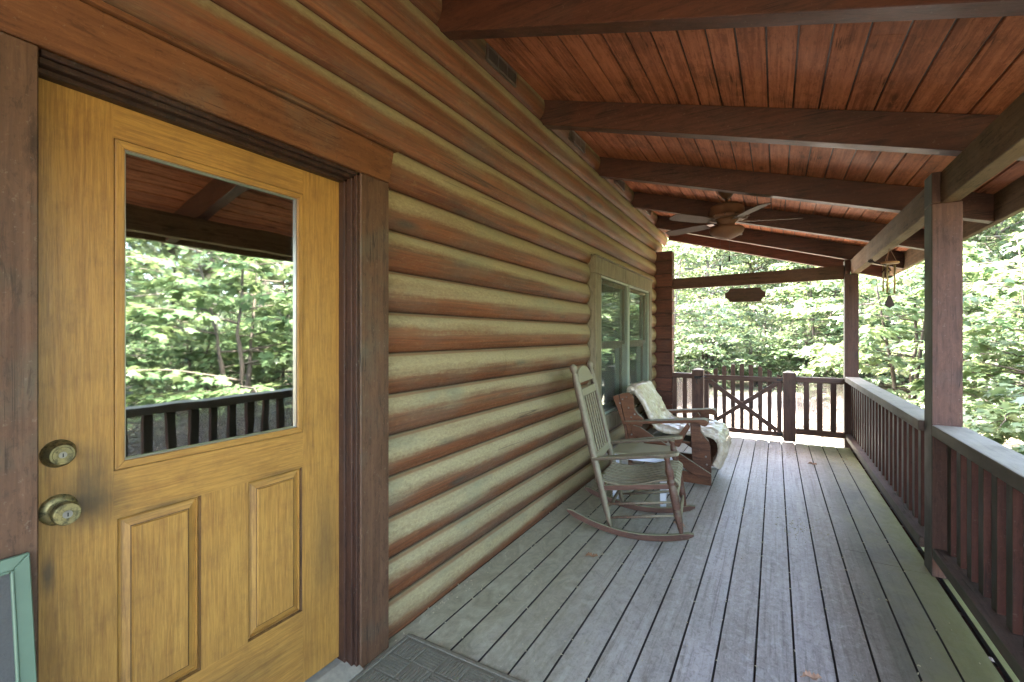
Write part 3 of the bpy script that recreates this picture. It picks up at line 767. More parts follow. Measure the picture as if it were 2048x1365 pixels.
def netting(t, axis, a, c, d):
    ox, oy = t.location.x, t.location.y; n = max(6, int((c - a) / .05)); b = MB(); R0 = []
    for i in range(n + 1):
        q = a + (c - a) * i / n; row = []
        for k in range(6):
            z_ = .17 + .62 * k / 5; wv = .006 * math.sin(q * 21) * math.sin(k * 1.1) + .004 * math.sin(q * 47 + k)
            row.append(b.b.verts.new((d + wv - ox, q - oy, z_) if axis == 'y' else (q - ox, d + wv - oy, z_)))
        R0.append(row)
    for i in range(n):
        for k in range(5): f = b.b.faces.new((R0[i][k], R0[i + 1][k], R0[i + 1][k + 1], R0[i][k + 1])); f.smooth = True
    o = b.build('netting', M['net'], t, fix=False); o.modifiers.new('thick', 'SOLIDIFY').thickness = .0015
_t = side_rail(-.6, 3.448, .771, .832, [2.616 + k * .150 for k in range(-15, 6)], 'near side railing with a broad grey worn top, in front of the thick post')
netting(_t, 'y', -.6, 3.44, .886)
_t = side_rail(3.602, 6.923, .745, .800, [3.66 + k * .150 for k in range(0, 22)], 'side railing between the thick near post and the far corner post')
netting(_t, 'y', 3.605, 6.92, .855)
YE = 6.93
def end_rail(x0, x1, xs, wd, zt, label):
    t = thing('porch_railing', label, 'railing', ((x0 + x1) / 2, YE + .03, 0), 0, 'railings round the porch')
    ox, oy = t.location.x, t.location.y
    b = MB(); b.box(x0 - ox, x1 - ox, YE - oy, YE + .085 - oy, zt - .068, zt); b.build('top_rail', M['rail_x'], t, bevel=.004)
    b = MB(); b.box(x0 - ox, x1 - ox, YE + .005 - oy, YE + .08 - oy, .100, .168); b.build('bottom_rail', M['rail_x'], t, bevel=.004)
    for x in xs:
        b = MB(); b.box(x - wd / 2 - ox, x + wd / 2 - ox, YE + .02 - oy, YE + .058 - oy, .169, zt - .069); b.build('baluster', M['gatewood'], t, bevel=.002)
    netting(t, 'x', x0 + .01, x1 - .005, YE + .068)
end_rail(.236, .741, (.348, .489, .632), .058, .838, 'short end railing with three balusters right of the gate')
end_rail(-1.290, -1.022, (-1.262, -1.124), .055, .832, 'short end railing with two balusters between cabin corner and gate')
def gate_post(x0, x1, label):
    t = thing('gate_post', label, 'gate post', ((x0 + x1) / 2, YE + .05, 0), 0, 'gate posts'); ox, oy = t.location.x, t.location.y
    hw = (x1 - x0) / 2; hy = .072
    b = MB(); b.box(-hw, hw, -hy, hy, .001, .886)
    b.build('post_shaft', M['gatewood'], t, bevel=.003)
    b = MB(); base = [(-hw, -hy, .887), (hw, -hy, .887), (hw, hy, .887), (-hw, hy, .887)]
    vs = [b.b.verts.new(p_) for p_ in base]; tp = b.b.verts.new((0, 0, .915))
    for i in range(4): b.b.faces.new((vs[i], vs[(i + 1) % 4], tp))
    b.b.faces.new(vs[::-1]); b.build('post_cap', M['railtop'], t)
    return t
gpl = gate_post(-1.020, -.872, 'left gate post carrying the latch')
gate_post(.0905, .2335, 'right gate post with the gate hinges on it')
gate = thing('porch_gate', 'low wooden gate with arched pickets and a crossed brace, closed', 'gate', (-.39, YE + .03, 0))
gx0, gx1 = -.862, .078; ox = -.39
b = MB(); b.box(gx0 - ox, gx1 - ox, -.03, .01, .757, .822); b.build('gate_rail', M['rail_x'], gate, bevel=.003)
b = MB(); b.box(gx0 - ox, gx1 - ox, -.03, .01, .050, .110); b.build('gate_rail', M['rail_x'], gate, bevel=.003)
for xs in (gx0, gx1 - .055):
    b = MB(); b.box(xs - ox, xs + .055 - ox, -.029, .009, .112, .755); b.build('gate_stile', M['gatewood'], gate, bevel=.003)
b = MB(); b.bar((gx0 + .055 - ox, -.012, .745), (gx1 - .055 - ox, -.012, .125), .034, .058, (0, 0, 1)); b.build('gate_brace', M['rail_x'], gate, bevel=.003)
b = MB(); b.bar((gx1 - .055 - ox, -.008, .745), (gx0 + .055 - ox, -.008, .125), .034, .054, (0, 0, 1)); b.build('gate_brace', M['rail_x'], gate, bevel=.003)
for k in range(9):
    xc = -.829 + k * .1095; f = lambda x: .980 - .130 * ((x + .392) / .437) ** 2
    hw = .026; b = MB()
    pts = [(xc - hw - ox, .045), (xc + hw - ox, .045), (xc + hw - ox, f(xc + hw)), (xc - ox, f(xc) + (.008 if k == 4 else .002)), (xc - hw - ox, f(xc - hw))]
    b.prism(pts, 'y', .0115, .031); b.build('picket', M['gatewood'], gate, bevel=.002)
for zc in (.085, .79):
    b = MB(); b.box(.02 - ox, .079 - ox, -.034, -.031, zc - .012, zc + .012); b.lathe((.083 - ox, -.035, zc - .04), (.083 - ox, -.035, zc + .04), [(0, .006), (1, .006)], 10)
    b.build('hinge', M['black'], gate)
b = MB(); b.box(-.985 - ox, -.90 - ox, -.064, -.055, .765, .80); b.tube([(-.93 - ox, -.066, .785), (-.90 - ox, -.085, .80), (-.86 - ox, -.075, .795), (-.82 - ox, -.04, .79)], .006)
b.tube([(-.95 - ox, -.066, .77), (-.96 - ox, -.07, .72), (-.945 - ox, -.07, .69)], .005)
b.build('latch', M['black'], gate)

# ================================================================ CEILING FAN
fan = thing('ceiling_fan', 'brown ceiling fan with wide blades and two pull chains', 'ceiling fan', (-.416, 5.0, 2.30))
fz = 2.30
ceil = rz(-.416) + .19
b = MB(); b.lathe((0, 0, 2.825 - fz + .03), (0, 0, 2.715 - fz), [(0, .085), (.25, .085), (.55, .075), (.85, .045), (1, .02)], 28); b.build('canopy', M['fandark'], fan)
b = MB(); b.lathe((0, 0, 2.73 - fz), (0, 0, 2.65 - fz), [(0, .012), (1, .012)], 12); b.build('downrod', M['fandark'], fan)
b = MB(); b.lathe((0, 0, 2.662 - fz), (0, 0, 2.515 - fz), [(0, .06), (.03, .12), (.16, .150), (.3, .160), (.7, .160), (.76, .175), (.9, .195), (1, .17)], 40)
for k in range(12):
    a = k * PI / 6; b.lathe((.186 * math.cos(a), .186 * math.sin(a), .232), (.206 * math.cos(a), .206 * math.sin(a), .232), [(0, .011), (.7, .009), (1, .004)], 10, 1)
b.build('motor_housing', [M['fan'], M['fandark']], fan)
b = MB(); b.lathe((0, 0, 2.514 - fz), (0, 0, 2.315 - fz), [(0, .11), (.2, .075), (.35, .07), (.42, .15), (.5, .160), (.65, .150), (.8, .115), (.93, .06), (1, .02)], 36); b.build('lower_housing', M['fan'], fan)
for k in range(5):
    a = R(14 + 72 * k); q = Matrix.Rotation(a, 4, 'Z')
    b = MB(); b.prism([(.20, -.055), (.34, -.068), (.60, -.072), (.655, -.05), (.668, 0), (.655, .05), (.60, .072), (.34, .068), (.20, .055)], 'z', -.003, .003)
    b.b.transform(Matrix.Translation((0, 0, .185)) @ q @ Matrix.Rotation(R(11), 4, 'X')); bl = b.build('blade', M['blade'], fan, bevel=.001)
    b = MB(); b.prism([(.13, -.02), (.20, -.028), (.27, -.045), (.30, 0), (.27, .045), (.20, .028), (.13, .02)], 'z', .0035, .0075)
    b.b.transform(Matrix.Translation((0, 0, .185)) @ q @ Matrix.Rotation(R(11), 4, 'X')); b.build('blade_iron', M['fandark'], fan)
for (dx_, dy_, zl) in ((-.055, -.03, 2.01), (.028, -.02, 2.095)):
    b = MB(); b.lathe((dx_, dy_, 2.36 - fz), (dx_, dy_, zl + .05 - fz), [(0, .0016), (1, .0016)], 6); ch = b.build('pull_chain', M['black'], fan)
    b = MB(); b.lathe((dx_, dy_, zl + .055 - fz), (dx_, dy_, zl - fz), [(0, .004), (.1, .009), (.5, .008), (.8, .011), (1, .009)], 10); b.build('chain_fob', M['black'], ch)

# ================================================================ HANGING SIGN
sg = thing('wooden_plaque', 'blank brown wooden plaque with notched corners hanging below the cross beam', 'plaque', (-.355, 6.99, 1.92))
b = MB()
hw, hh, r = .245, .093, .055
pts = []
for (cx, cz, a0) in ((hw, -hh, 180), (hw, hh, 270), (-hw, hh, 0), (-hw, -hh, 90)):
    sgn = []
    for i in range(6):
        a = R(a0 - i * 18)
        sgn.append((cx + r * math.cos(a), cz + r * math.sin(a)))
    sx, sz = (1 if cx > 0 else -1), (1 if cz > 0 else -1)
    pts += sgn
ordered = pts
b.prism(ordered, 'y', -.009, .009)
b.build('plaque_board', M['tie'], sg, bevel=.002)
for dx_ in (-.15, .15):
    b = MB(); b.lathe((dx_, 0, hh - .002), (dx_, 0, .128), [(0, .0018), (1, .0018)], 6); b.build('hanging_wire', M['black'], sg)

# ================================================================ WIND CHIME
wc = thing('wind_chime', 'brass tube wind chime with tan disc and dark teardrop sail under the beam', 'wind chime', (.852, 5.03, 1.99))
b = MB(); b.lathe((0, 0, -.006), (.004, 0, .010), [(0, .060), (.2, .066), (.8, .066), (1, .060)], 30); b.b.transform(Matrix.Rotation(R(-14), 4, 'Y')); b.build('chime_disc', M['tanwood'], wc)
b = MB()
for k in range(3):
    a = 2 * PI * k / 3; b.tube([(.05 * math.cos(a), .05 * math.sin(a), .008), (.02 * math.cos(a), .02 * math.sin(a), .08), (0, 0, .128)], .0018, 6)
b.tube([(0, 0, 0), (0, 0, -.28)], .0012, 6); b.build('cord', M['twine'], wc)
for k in range(5):
    a = 2 * PI * k / 5 + .4; L = .20 + .012 * k; b = MB()
    b.lathe((.042 * math.cos(a), .042 * math.sin(a), -.018), (.042 * math.cos(a), .042 * math.sin(a), -.018 - L), [(0, .0065), (1, .0065)], 12); b.build('chime_tube', M['brasstube'], wc)
b = MB(); b.lathe((0, 0, -.11), (0, 0, -.124), [(0, .020), (1, .020)], 16); b.build('striker', M['darkwood'], wc)
b = MB(); b.prism([(0, -.275), (.012, -.282), (.022, -.315), (.038, -.352), (.034, -.365), (0, -.385), (-.034, -.365), (-.038, -.352), (-.022, -.315), (-.012, -.282)], 'y', -.004, .004)
b.b.transform(Matrix.Rotation(R(25), 4, 'Z')); b.build('sail', M['darkwood'], wc, bevel=.001)
b = MB()      # knotted driftwood and seed-pod on the twine
b.tube([(-.02, 0, -.015), (-.07, -.01, .0), (-.12, -.02, .02)], .006, 8)
b.tube([(-.03, 0, -.045), (-.05, .01, -.075), (-.02, .02, -.085), (.01, .01, -.06), (-.01, -.01, -.04)], .006, 8)
for k in range(14):
    a = random.uniform(0, 6.3); rr = random.uniform(0, .016); b.lathe((-.135 + rr * math.cos(a), rr * math.sin(a) - .02, .022 + random.uniform(-.012, .012)), (-.128 + 1.6 * rr * math.cos(a), 1.6 * rr * math.sin(a) - .02, .03 + random.uniform(-.015, .015)), [(0, .006), (1, .003)], 6)
b.build('twig_knot', M['darkwood'], wc)

# ================================================================ ROCKING CHAIR (x forward)
rc = thing('rocking_chair', 'tall slat-back wooden rocking chair with worn greenish slats, beside the log wall', 'rocking chair', (-.88, 3.35, 0), R(7))
HWR = .262
def rock_z(x): return (x - .03) ** 2 / (2 * 1.02)
for sy in (-1, 1):
    b = MB(); xs = np.linspace(-.44, .40, 22); lo = []; hi = []
    for x in xs:
        hgt = .042; e = min(1, (x + .44) / .05 + .25, (.40 - x) / .05 + .25)
        lo.append((x, rock_z(x) + .004 + hgt * (1 - e) * .4)); hi.append((x, rock_z(x) + .004 + hgt * (.6 + .4 * e)))
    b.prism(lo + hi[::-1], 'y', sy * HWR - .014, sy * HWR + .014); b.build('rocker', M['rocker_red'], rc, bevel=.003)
    # front leg (turned)
    p0 = (.325, sy * .262, rock_z(.325) + .042); p1 = (.232, sy * .255, .578)
    prof = [(t_, r_ * 1.2) for t_, r_ in [(0, .010), (.05, .013), (.18, .020), (.30, .0225), (.31, .0205), (.33, .0225), (.50, .0225), (.62, .021), (.63, .018), (.645, .022), (.67, .022), (.685, .016), (.72, .019), (.80, .0225), (.88, .017), (.94, .012), (.96, .017), (1, .017)]]
    b = MB(); b.lathe(p0, p1, prof, 18); b.build('front_leg', M['rocker_red'], rc)
    # back post with finial
    p0 = (-.135, sy * .255, rock_z(-.135) + .042); p1 = (-.405, sy * .250, 1.165)
    prof = [(t_, r_ * 1.18) for t_, r_ in [(0, .010), (.04, .014), (.14, .020), (.30, .021), (.50, .021), (.505, .019), (.515, .021), (.60, .023), (.70, .020), (.705, .018), (.715, .021), (.80, .023), (.86, .022), (.93, .017), (.938, .014), (.945, .014), (.955, .019), (.97, .0225), (.985, .020), (.996, .012), (1, .003)]]
    b = MB(); b.lathe(p0, p1, prof, 18); b.build('back_post', M['rocker_post'], rc)
    # arm: paddle
    b = MB(); st = [(-.262, .020), (-.20, .024), (-.08, .038), (.06, .047), (.18, .048), (.26, .044), (.295, .034), (.31, .012)]
    def az(x): return .512 + (x + .262) / .55 * .088
    top = [(x, sy * .262 + w_ * 1, az(x)) for x, w_ in st] + [(x, sy * .262 - w_ * 1, az(x)) for x, w_ in st[::-1]]
    v1 = [b.b.verts.new((x, y, z_ + .011)) for x, y, z_ in top]; v0 = [b.b.verts.new((x, y, z_ - .011)) for x, y, z_ in top]
    n = len(top); b.b.faces.new(v1); b.b.faces.new(v0[::-1])
    for i in range(n): b.b.faces.new((v0[i], v0[(i + 1) % n], v1[(i + 1) % n], v1[i]))
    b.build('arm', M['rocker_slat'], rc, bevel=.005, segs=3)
    # side stretchers
    for (za, zb_, r_) in ((.206, .285, .0095), (.115, .200, .0095)):
        xa = -.135 - .27 * (za - .06) / 1.1; xb_ = .325 - .093 * (zb_ - .1) / .48
        b = MB(); b.lathe((xa, sy * .255, za), (xb_, sy * .26, zb_), [(0, r_ * .8), (.5, r_ * 1.15), (1, r_ * .8)], 10); b.build('stretcher', M['rocker_post'], rc)
    b = MB(); b.bar((-.20, sy * .252, .315), (.278, sy * .255, .388), .020, .036); b.build('seat_rail', M['rocker_red'], rc, bevel=.003)
# contoured seat slats, running front to back
sp = [(-.215, .372), (-.15, .360), (-.08, .356), (0, .362), (.09, .385), (.17, .412), (.24, .428), (.285, .426), (.310, .408), (.315, .385)]
for k in range(8):
    yc = -.231 + k * .066; b = MB()
    lo = [(x, z_ - .014) for x, z_ in sp]; lo[-1] = (.300, .382); lo[-2] = (.296, .396)
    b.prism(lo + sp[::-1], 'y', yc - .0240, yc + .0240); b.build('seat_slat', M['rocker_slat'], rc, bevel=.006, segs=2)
for (x, z_) in ((-.19, .342), (.25, .392)):
    b = MB(); b.bar((x, -.25, z_), (x, .25, z_), .035, .022); b.build('seat_rail', M['rocker_red'], rc, bevel=.002)
for (x, z_) in ((.312, .170), (.290, .295)):
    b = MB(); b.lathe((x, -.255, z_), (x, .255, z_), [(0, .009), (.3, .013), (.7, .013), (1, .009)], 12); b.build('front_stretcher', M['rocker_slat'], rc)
for (x, z_) in ((-.16, .15), (-.19, .26)):
    b = MB(); b.lathe((x, -.25, z_), (x, .25, z_), [(0, .009), (.3, .012), (.7, .012), (1, .009)], 12); b.build('back_stretcher', M['rocker_post'], rc)
def bkx(z_): return -.135 - .27 * (z_ - .056) / 1.109
for (za, zb_) in ((.478, .53), (.930, .985)):
    b = MB(); b.hexa([(bkx(za) - .01, -.24, za), (bkx(za) + .01, -.24, za), (bkx(za) + .01, .24, za), (bkx(za) - .01, .24, za), (bkx(zb_) - .01, -.24, zb_), (bkx(zb_) + .01, -.24, zb_), (bkx(zb_) + .01, .24, zb_), (bkx(zb_) - .01, .24, zb_)])
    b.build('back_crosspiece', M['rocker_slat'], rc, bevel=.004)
b = MB(); pts = [(-.235, 1.025), (.235, 1.025), (.235, 1.055)] + [(.235 * math.cos(a) * .82, 1.055 + .085 * math.sin(a)) for a in np.linspace(.15, PI - .15, 14)] + [(-.235, 1.055)]
b.prism(pts, 'x', -.009, .009)
for v in b.b.verts: v.co.x += bkx(v.co.z)
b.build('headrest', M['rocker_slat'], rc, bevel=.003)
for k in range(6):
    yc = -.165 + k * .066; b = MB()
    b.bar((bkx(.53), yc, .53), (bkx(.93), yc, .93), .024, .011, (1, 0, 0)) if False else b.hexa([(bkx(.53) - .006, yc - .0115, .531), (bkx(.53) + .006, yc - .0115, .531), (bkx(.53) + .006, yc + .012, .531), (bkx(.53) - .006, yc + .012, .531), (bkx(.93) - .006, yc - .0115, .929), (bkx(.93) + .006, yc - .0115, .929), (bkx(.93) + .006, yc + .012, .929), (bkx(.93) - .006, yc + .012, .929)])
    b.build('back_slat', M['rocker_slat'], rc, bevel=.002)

# ================================================================ SMALL TABLE
tb = thing('side_table', 'small low table with dusty tan top and white plastic legs behind the rocking chair', 'side table', (-.975, 3.945, 0), R(4))
b = MB()
def rrect(hx, hy, r, n=5):
    out = []
    for cx, cy, a0 in ((hx - r, hy - r, 0), (-hx + r, hy - r, 90), (-hx + r, -hy + r, 180), (hx - r, -hy + r, 270)):
        for i in range(n + 1): a = R(a0 + 90 * i / n); out.append((cx + r * math.cos(a), cy + r * math.sin(a)))
    return out
b.prism(rrect(.225, .215, .05), 'z', .392, .406); b.build('table_top', M['tabletop'], tb, bevel=.003)
b = MB(); b.prism(rrect(.213, .203, .04), 'z', .355, .391); b.build('apron', M['white'], tb)
for sx in (-1, 1):
    for sy in (-1, 1):
        b = MB(); x, y = sx * .19, sy * .18
        b.hexa([(x - .022, y - .012, .001), (x + .022, y - .012, .001), (x + .022, y + .012, .001), (x - .022, y + .012, .001), (x - .030, y - .014, .354), (x + .030, y - .014, .354), (x + .030, y + .014, .354), (x - .030, y + .014, .354)])
        b.build('leg', M['white'], tb, bevel=.004)

# ================================================================ PORCH GLIDER CHAIR (x forward)
gl = thing('porch_chair', 'heavy red-brown wooden porch chair with scalloped sides and flat arms by the window', 'chair', (-.90, 4.85, 0))
GX = -.90
def P2(l): return [(x - GX, z_) for x, z_ in l]
for sy in (-1, 1):
    ya = sy * .335
    def yr(a, c): return (ya + sy * a, ya + sy * c)
    b = MB(); b.prism(P2([(-1.345, .786), (-1.30, .803), (-1.245, .812), (-1.218, .795), (-1.203, .76), (-1.205, .71), (-1.195, .655), (-1.16, .605), (-1.115, .575), (-1.10, .55), (-1.13, .46), (-1.17, .36), (-1.20, .30), (-1.235, .30)]), 'y', *yr(-.02, .02))
    b.build('back_side', M['glider'], gl, bevel=.004)
    b = MB(); b.prism(P2([(-1.41, .762), (-1.35, .784), (-1.24, .30), (-1.215, .12), (-1.265, .12), (-1.29, .45)]), 'y', *yr(-.02, .024)); b.build('back_leg', M['glider'], gl, bevel=.004)
    # arm with a rolled front end
    arm = [(-1.285, .497), (-.62, .575), (-.60, .566), (-.575, .550), (-.548, .548), (-.530, .560), (-.522, .585), (-.535, .606), (-.56, .612), (-.64, .604), (-1.285, .528)]
    b = MB(); b.prism(P2(arm), 'y', *yr(-.055, .055)); b.build('arm', M['glider'], gl, bevel=.006, segs=2)
    b = MB(); b.prism(P2([(-.680, .572), (-.597, .578), (-.590, .50), (-.560, .455), (-.522, .41), (-.508, .35), (-.500, .12), (-.655, .10)]), 'y', *yr(-.022, .022)); b.build('front_leg', M['glider'], gl, bevel=.004)
    b = MB(); b.prism(P2([(-.705, .560), (-.682, .53), (-.775, .33), (-.86, .33)]), 'y', *yr(-.018, .014)); b.build('arm_brace', M['glider'], gl, bevel=.003)
    b = MB(); b.prism(P2([(-1.20, .50), (-1.13, .485), (-.498, .125), (-.50, .06), (-.60, .075), (-1.22, .42)]), 'y', *yr(.023, .046)); b.build('diagonal_board', M['glider'], gl, bevel=.003)
    b = MB(); b.prism(P2([(-1.26, .012), (-.50, .012), (-.50, .100), (-.58, .118), (-1.26, .118)]), 'y', *yr(-.016, .0225)); b.build('base_board', M['glider'], gl, bevel=.004)
    b = MB()
    for (x, z_) in ((-1.31, .74), (-1.27, .765), (-1.335, .70), (-1.25, .66), (-1.225, .57), (-1.19, .60), (-1.245, .50), (-1.22, .40), (-.545, .27), (-.535, .20)):
        b.lathe((x - GX, ya + sy * .020, z_), (x - GX, ya + sy * .029, z_), [(0, .009), (.6, .008), (1, .004)], 10)
    b.build('bolt_heads', M['screw'], gl)
b = MB()
for k in range(5):
    x = -1.335 + k * .03; z_ = .74 - k * .085; b.hexa([(x - GX - .01, -.312, z_ - .035), (x - GX + .012, -.312, z_ - .035), (x - GX + .012, .312, z_ - .035), (x - GX - .01, .312, z_ - .035), (x - GX - .028, -.312, z_ + .035), (x - GX - .006, -.312, z_ + .035), (x - GX - .006, .312, z_ + .035), (x - GX - .028, .312, z_ + .035)])
b.build('back_slats', M['glider'], gl, bevel=.002)
b = MB()
for k in range(6):
    x = -1.15 + k * .105; b.box(x - GX - .045, x - GX + .045, -.312, .312, .325 + k * .009, .347 + k * .009)
b.build('seat_slats', M['glider'], gl, bevel=.002)

def cushion():
    prof = [(-1.300, .800), (-1.255, .850), (-1.195, .853), (-1.140, .80), (-1.085, .72), (-1.045, .64), (-1.01, .56), (-.965, .505), (-.90, .485), (-.80, .488), (-.70, .49), (-.60, .495), (-.51, .495), (-.445, .468), (-.405, .41), (-.395, .34), (-.405, .27), (-.43, .205), (-.45, .17)]
    def interp(n):
        P = [Vector((x, z_)) for x, z_ in prof]; L = [0]
        for a, c in zip(P, P[1:]): L.append(L[-1] + (c - a).length)
        out = []
        for i in range(n):
            t = L[-1] * i / (n - 1); k = max(j for j in range(len(L)) if L[j] <= t + 1e-9); k = min(k, len(P) - 2)
            out.append(P[k].lerp(P[k + 1], (t - L[k]) / (L[k + 1] - L[k])))
        return out
    nu, nv = 150, 80; pu = interp(nu); V = []; F = []
    from mathutils import noise as mn
    for layer in (0, 1):
        for i, p_ in enumerate(pu):
            a = pu[max(0, i - 1)]; c = pu[min(nu - 1, i + 1)]; d = (c - a).normalized(); nrm = Vector((-d.y, d.x))
            for j in range(nv):
                s_ = j / (nv - 1) * 2 - 1; hang = i / nu
                halfw = .312 + (.035 * mn.noise(Vector((hang * 5, s_ > 0, 0))) + .02)*max(0, (hang - .6) * 2.5)
                y = s_ * min(halfw, 0.3145 if hang < .66 else .40)
                q = Vector((p_.x * 6, y * 6, p_.y * 6)); wr = .026 * mn.noise(q) + .022 * abs(mn.noise(q * 2.3)) + .010 * abs(mn.noise(q * 5.1)) + .009 * abs(mn.noise(Vector((q.x * 1.3, q.y * 4.2, q.z * 1.3 + 5))))
                edge = 1 - abs(s_) ** 8
                off = (-.02 + wr + .022 * edge) if layer == 0 else (-.062 + .01 * (1 - edge))
                end = .045 * mn.noise(Vector((y * 9, 3.3, 0))) * max(0, (hang - .9) * 10)
                V.append((p_.x + nrm.x * off, 4.85 + y, p_.y + nrm.y * off + end))
    N = nu * nv
    for i in range(nu - 1):
        for j in range(nv - 1):
            a = i * nv + j; F.append((a, a + 1, a + nv + 1, a + nv)); F.append((N + a, N + a + nv, N + a + nv + 1, N + a + 1))
    for i in range(nu - 1):
        for j in (0, nv - 1):
            a = i * nv + j; F.append((a, a + nv, N + a + nv, N + a) if j == 0 else (a, N + a, N + a + nv, a + nv))
    for j in range(nv - 1):
        for i in (0, nu - 1):
            a = i * nv + j; F.append((a, N + a, N + a + 1, a + 1) if i == 0 else (a, a + 1, N + a + 1, N + a))
    me = bpy.data.meshes.new("cushion"); me.from_pydata(V, [], F); me.materials.append(M['plastic'])
    for p_ in me.polygons: p_.use_smooth = True
    o = bpy.data.objects.new("cushion", me); C.objects.link(o)
    bm = bmesh.new(); bm.from_mesh(me); bmesh.ops.recalc_face_normals(bm, faces=bm.faces); bm.to_mesh(me); bm.free()
    tag(o, 'long seat cushion wrapped in crinkled clear plastic, draped over the wooden porch chair', 'cushion')
cushion()

# ================================================================ LEANING SCREEN
sc = thing('window_screen', 'green-framed insect screen leaning against the door casing at lower left', 'window screen', (0, 0, 0))
# local frame: along y, up z, then tilted
ang = math.atan2(.152, .885)
T = Matrix.Translation((-1.302, 0, .004)) @ Matrix.Rotation(-ang, 4, 'Y')
y1 = .3585; y0 = -.45; hgt = .893
b = MB(); frame_ring(b, y0, y1, 0, hgt, .028, -.006, .006, 0, 0); b.b.transform(T); b.build('screen_frame', M['green'], sc, bevel=.002)
b = MB(); frame_ring(b, y0 + .026, y1 - .026, .026, hgt - .026, .006, -.006, .009, 0, 0); b.b.transform(T); b.build('spline_bead', M['green'], sc, bevel=.002)
b = MB(); b.box(-.001, .001, y0 + .03, y1 - .03, .03, hgt - .03); b.b.transform(T); b.build('screen_mesh', M['screenmesh'], sc)

# ================================================================ DOORMAT
mat_ = thing('doormat', 'grey rubber doormat with parquet ridge pattern in front of the door', 'doormat', (-1.08, 1.36, 0))
mx0, mx1, my0, my1 = -.375, .375, -.24, .235
b = MB(); b.prism([(x, y) for x, y in rrect(.375, .2375, .02)], 'z', .001, .007); b.build('mat_base', M['rubber'], mat_)
b = MB(); frame_ring_pts = None
for (a0, a1, c0, c1) in ((mx0 + .004, mx1 - .004, my1 - .024, my1 - .006), (mx0 + .004, mx1 - .004, my0 + .004, my0 + .022), (mx0 + .004, mx0 + .022, my0 + .023, my1 - .025), (mx1 - .022, mx1 - .004, my0 + .023, my1 - .025)):
    b.box(a0, a1, c0, c1, .007, .0125)
b.build('mat_border', M['rubber'], mat_, bevel=.002)
b = MB(); cs = .1160
for i in range(6):
    for j in range(4):
        cx0 = mx0 + .030 + i * cs; cy0 = my0 + .024 + j * .1045; cw, chh = cs - .008, .0985
        n = 7
        for k in range(n):
            if (i + j) % 2:
                a = cx0 + k * cw / n; b.box(a + .002, a + cw / n - .002, cy0 + .002, cy0 + chh - .002, .007, .0118)
            else:
                a = cy0 + k * chh / n; b.box(cx0 + .002, cx0 + cw - .002, a + .002, a + chh / n - .002, .007, .0118)
b.build('mat_ridges', M['rubber'], mat_)

# ================================================================ LEAVES AND BITS ON THE DECK
def oak_leaf_mesh(name, mat, L=.085):
    prof = [(0, .004), (.12, .02), (.2, .16), (.27, .10), (.34, .27), (.42, .15), (.52, .36), (.6, .17), (.7, .30), (.78, .13), (.88, .17), (1, .0)]
    up = [(t_, w_) for t_, w_ in prof]; V = []; F = []
    for t_, w_ in up:
        z_ = .012 * math.sin(t_ * 5) ** 2
        V += [(t_ * L, w_ * L, z_ + w_ * L * .5), (t_ * L, 0, z_ * .6 + .001), (t_ * L, -w_ * L, z_ + w_ * L * .35)]
    for i in range(len(up) - 1):
        a = i * 3; F += [(a, a + 1, a + 4, a + 3), (a + 1, a + 2, a + 5, a + 4)]
    me = bpy.data.meshes.new(name); me.from_pydata(V, [], F); me.materials.append(mat)
    o = bpy.data.objects.new(name, me); C.objects.link(o)
    md = o.modifiers.new("thick", 'SOLIDIFY'); md.thickness = .0012; return o
for (u, v, rzz, L, mk, lb) in ((1168, 1113, 20, .085, 'oakleaf', 'curled brown oak leaf on the deck between the log wall and the near rocker'),
                              (1372, 1056, 160, .10, 'leafpink', 'pale dry oak leaf on the deck in front of the rocking chair'),
                              (1600, 1354, 10, .075, 'leafpink', 'pale oak leaf at the bottom edge of the picture in mid deck'),
                              (1278, 968, 30, .09, 'leafpink', 'dry leaf on the deck under the rocking chair seat'),
                              (1614, 928, 5, .09, 'oakleaf', 'flat brown leaf on the deck near the right gate post')):
    o = oak_leaf_mesh('dry_leaf', M[mk], L); o.location = floor_at(u, v, .004); o.rotation_euler = (R(random.uniform(-8, 8)), R(random.uniform(-6, 6)), R(rzz))
    tag(o, lb, 'leaf', 'dry leaves on the deck')
b = MB()
def bit(x, y, s_):
    a = random.uniform(0, PI); dx_, dy_ = math.cos(a) * s_, math.sin(a) * s_
    b.tube([(x - dx_, y - dy_, .003), (x, y, .003 + s_ * .4), (x + dx_, y + dy_, .003)], [.0014, .0028, .0012], 4)
for k in range(260):
    kk = random.randint(-10, 5); x = -.0722 + kk * p + random.gauss(0, .004); bit(x, random.uniform(1.2, 6.8), random.uniform(.003, .008))
for k in range(220): bit(random.uniform(-1.45, .75), random.uniform(1.1, 6.8), random.uniform(.0015, .004))
for k in range(90): bit(-1.485 + abs(random.gauss(0, .02)), random.uniform(1.5, 4.2), random.uniform(.002, .005))
for (u, v, n) in ((1600, 1058, 60), (1575, 908, 60), (1690, 922, 40)):
    x, y, _ = floor_at(u, v)
    for k in range(n): bit(x + random.gauss(0, .07), y + random.gauss(0, .10), random.uniform(.002, .007))
db = b.build('deck_debris', M['crumb']); tag(db, 'fine pale catkin and twig litter scattered over the deck', 'litter', kind='stuff')
b = MB()
for (u, v) in ((1688, 985), (1699, 1019), (1508, 1050)):
    x, y, _ = floor_at(u, v)
    pass
b.b.free()

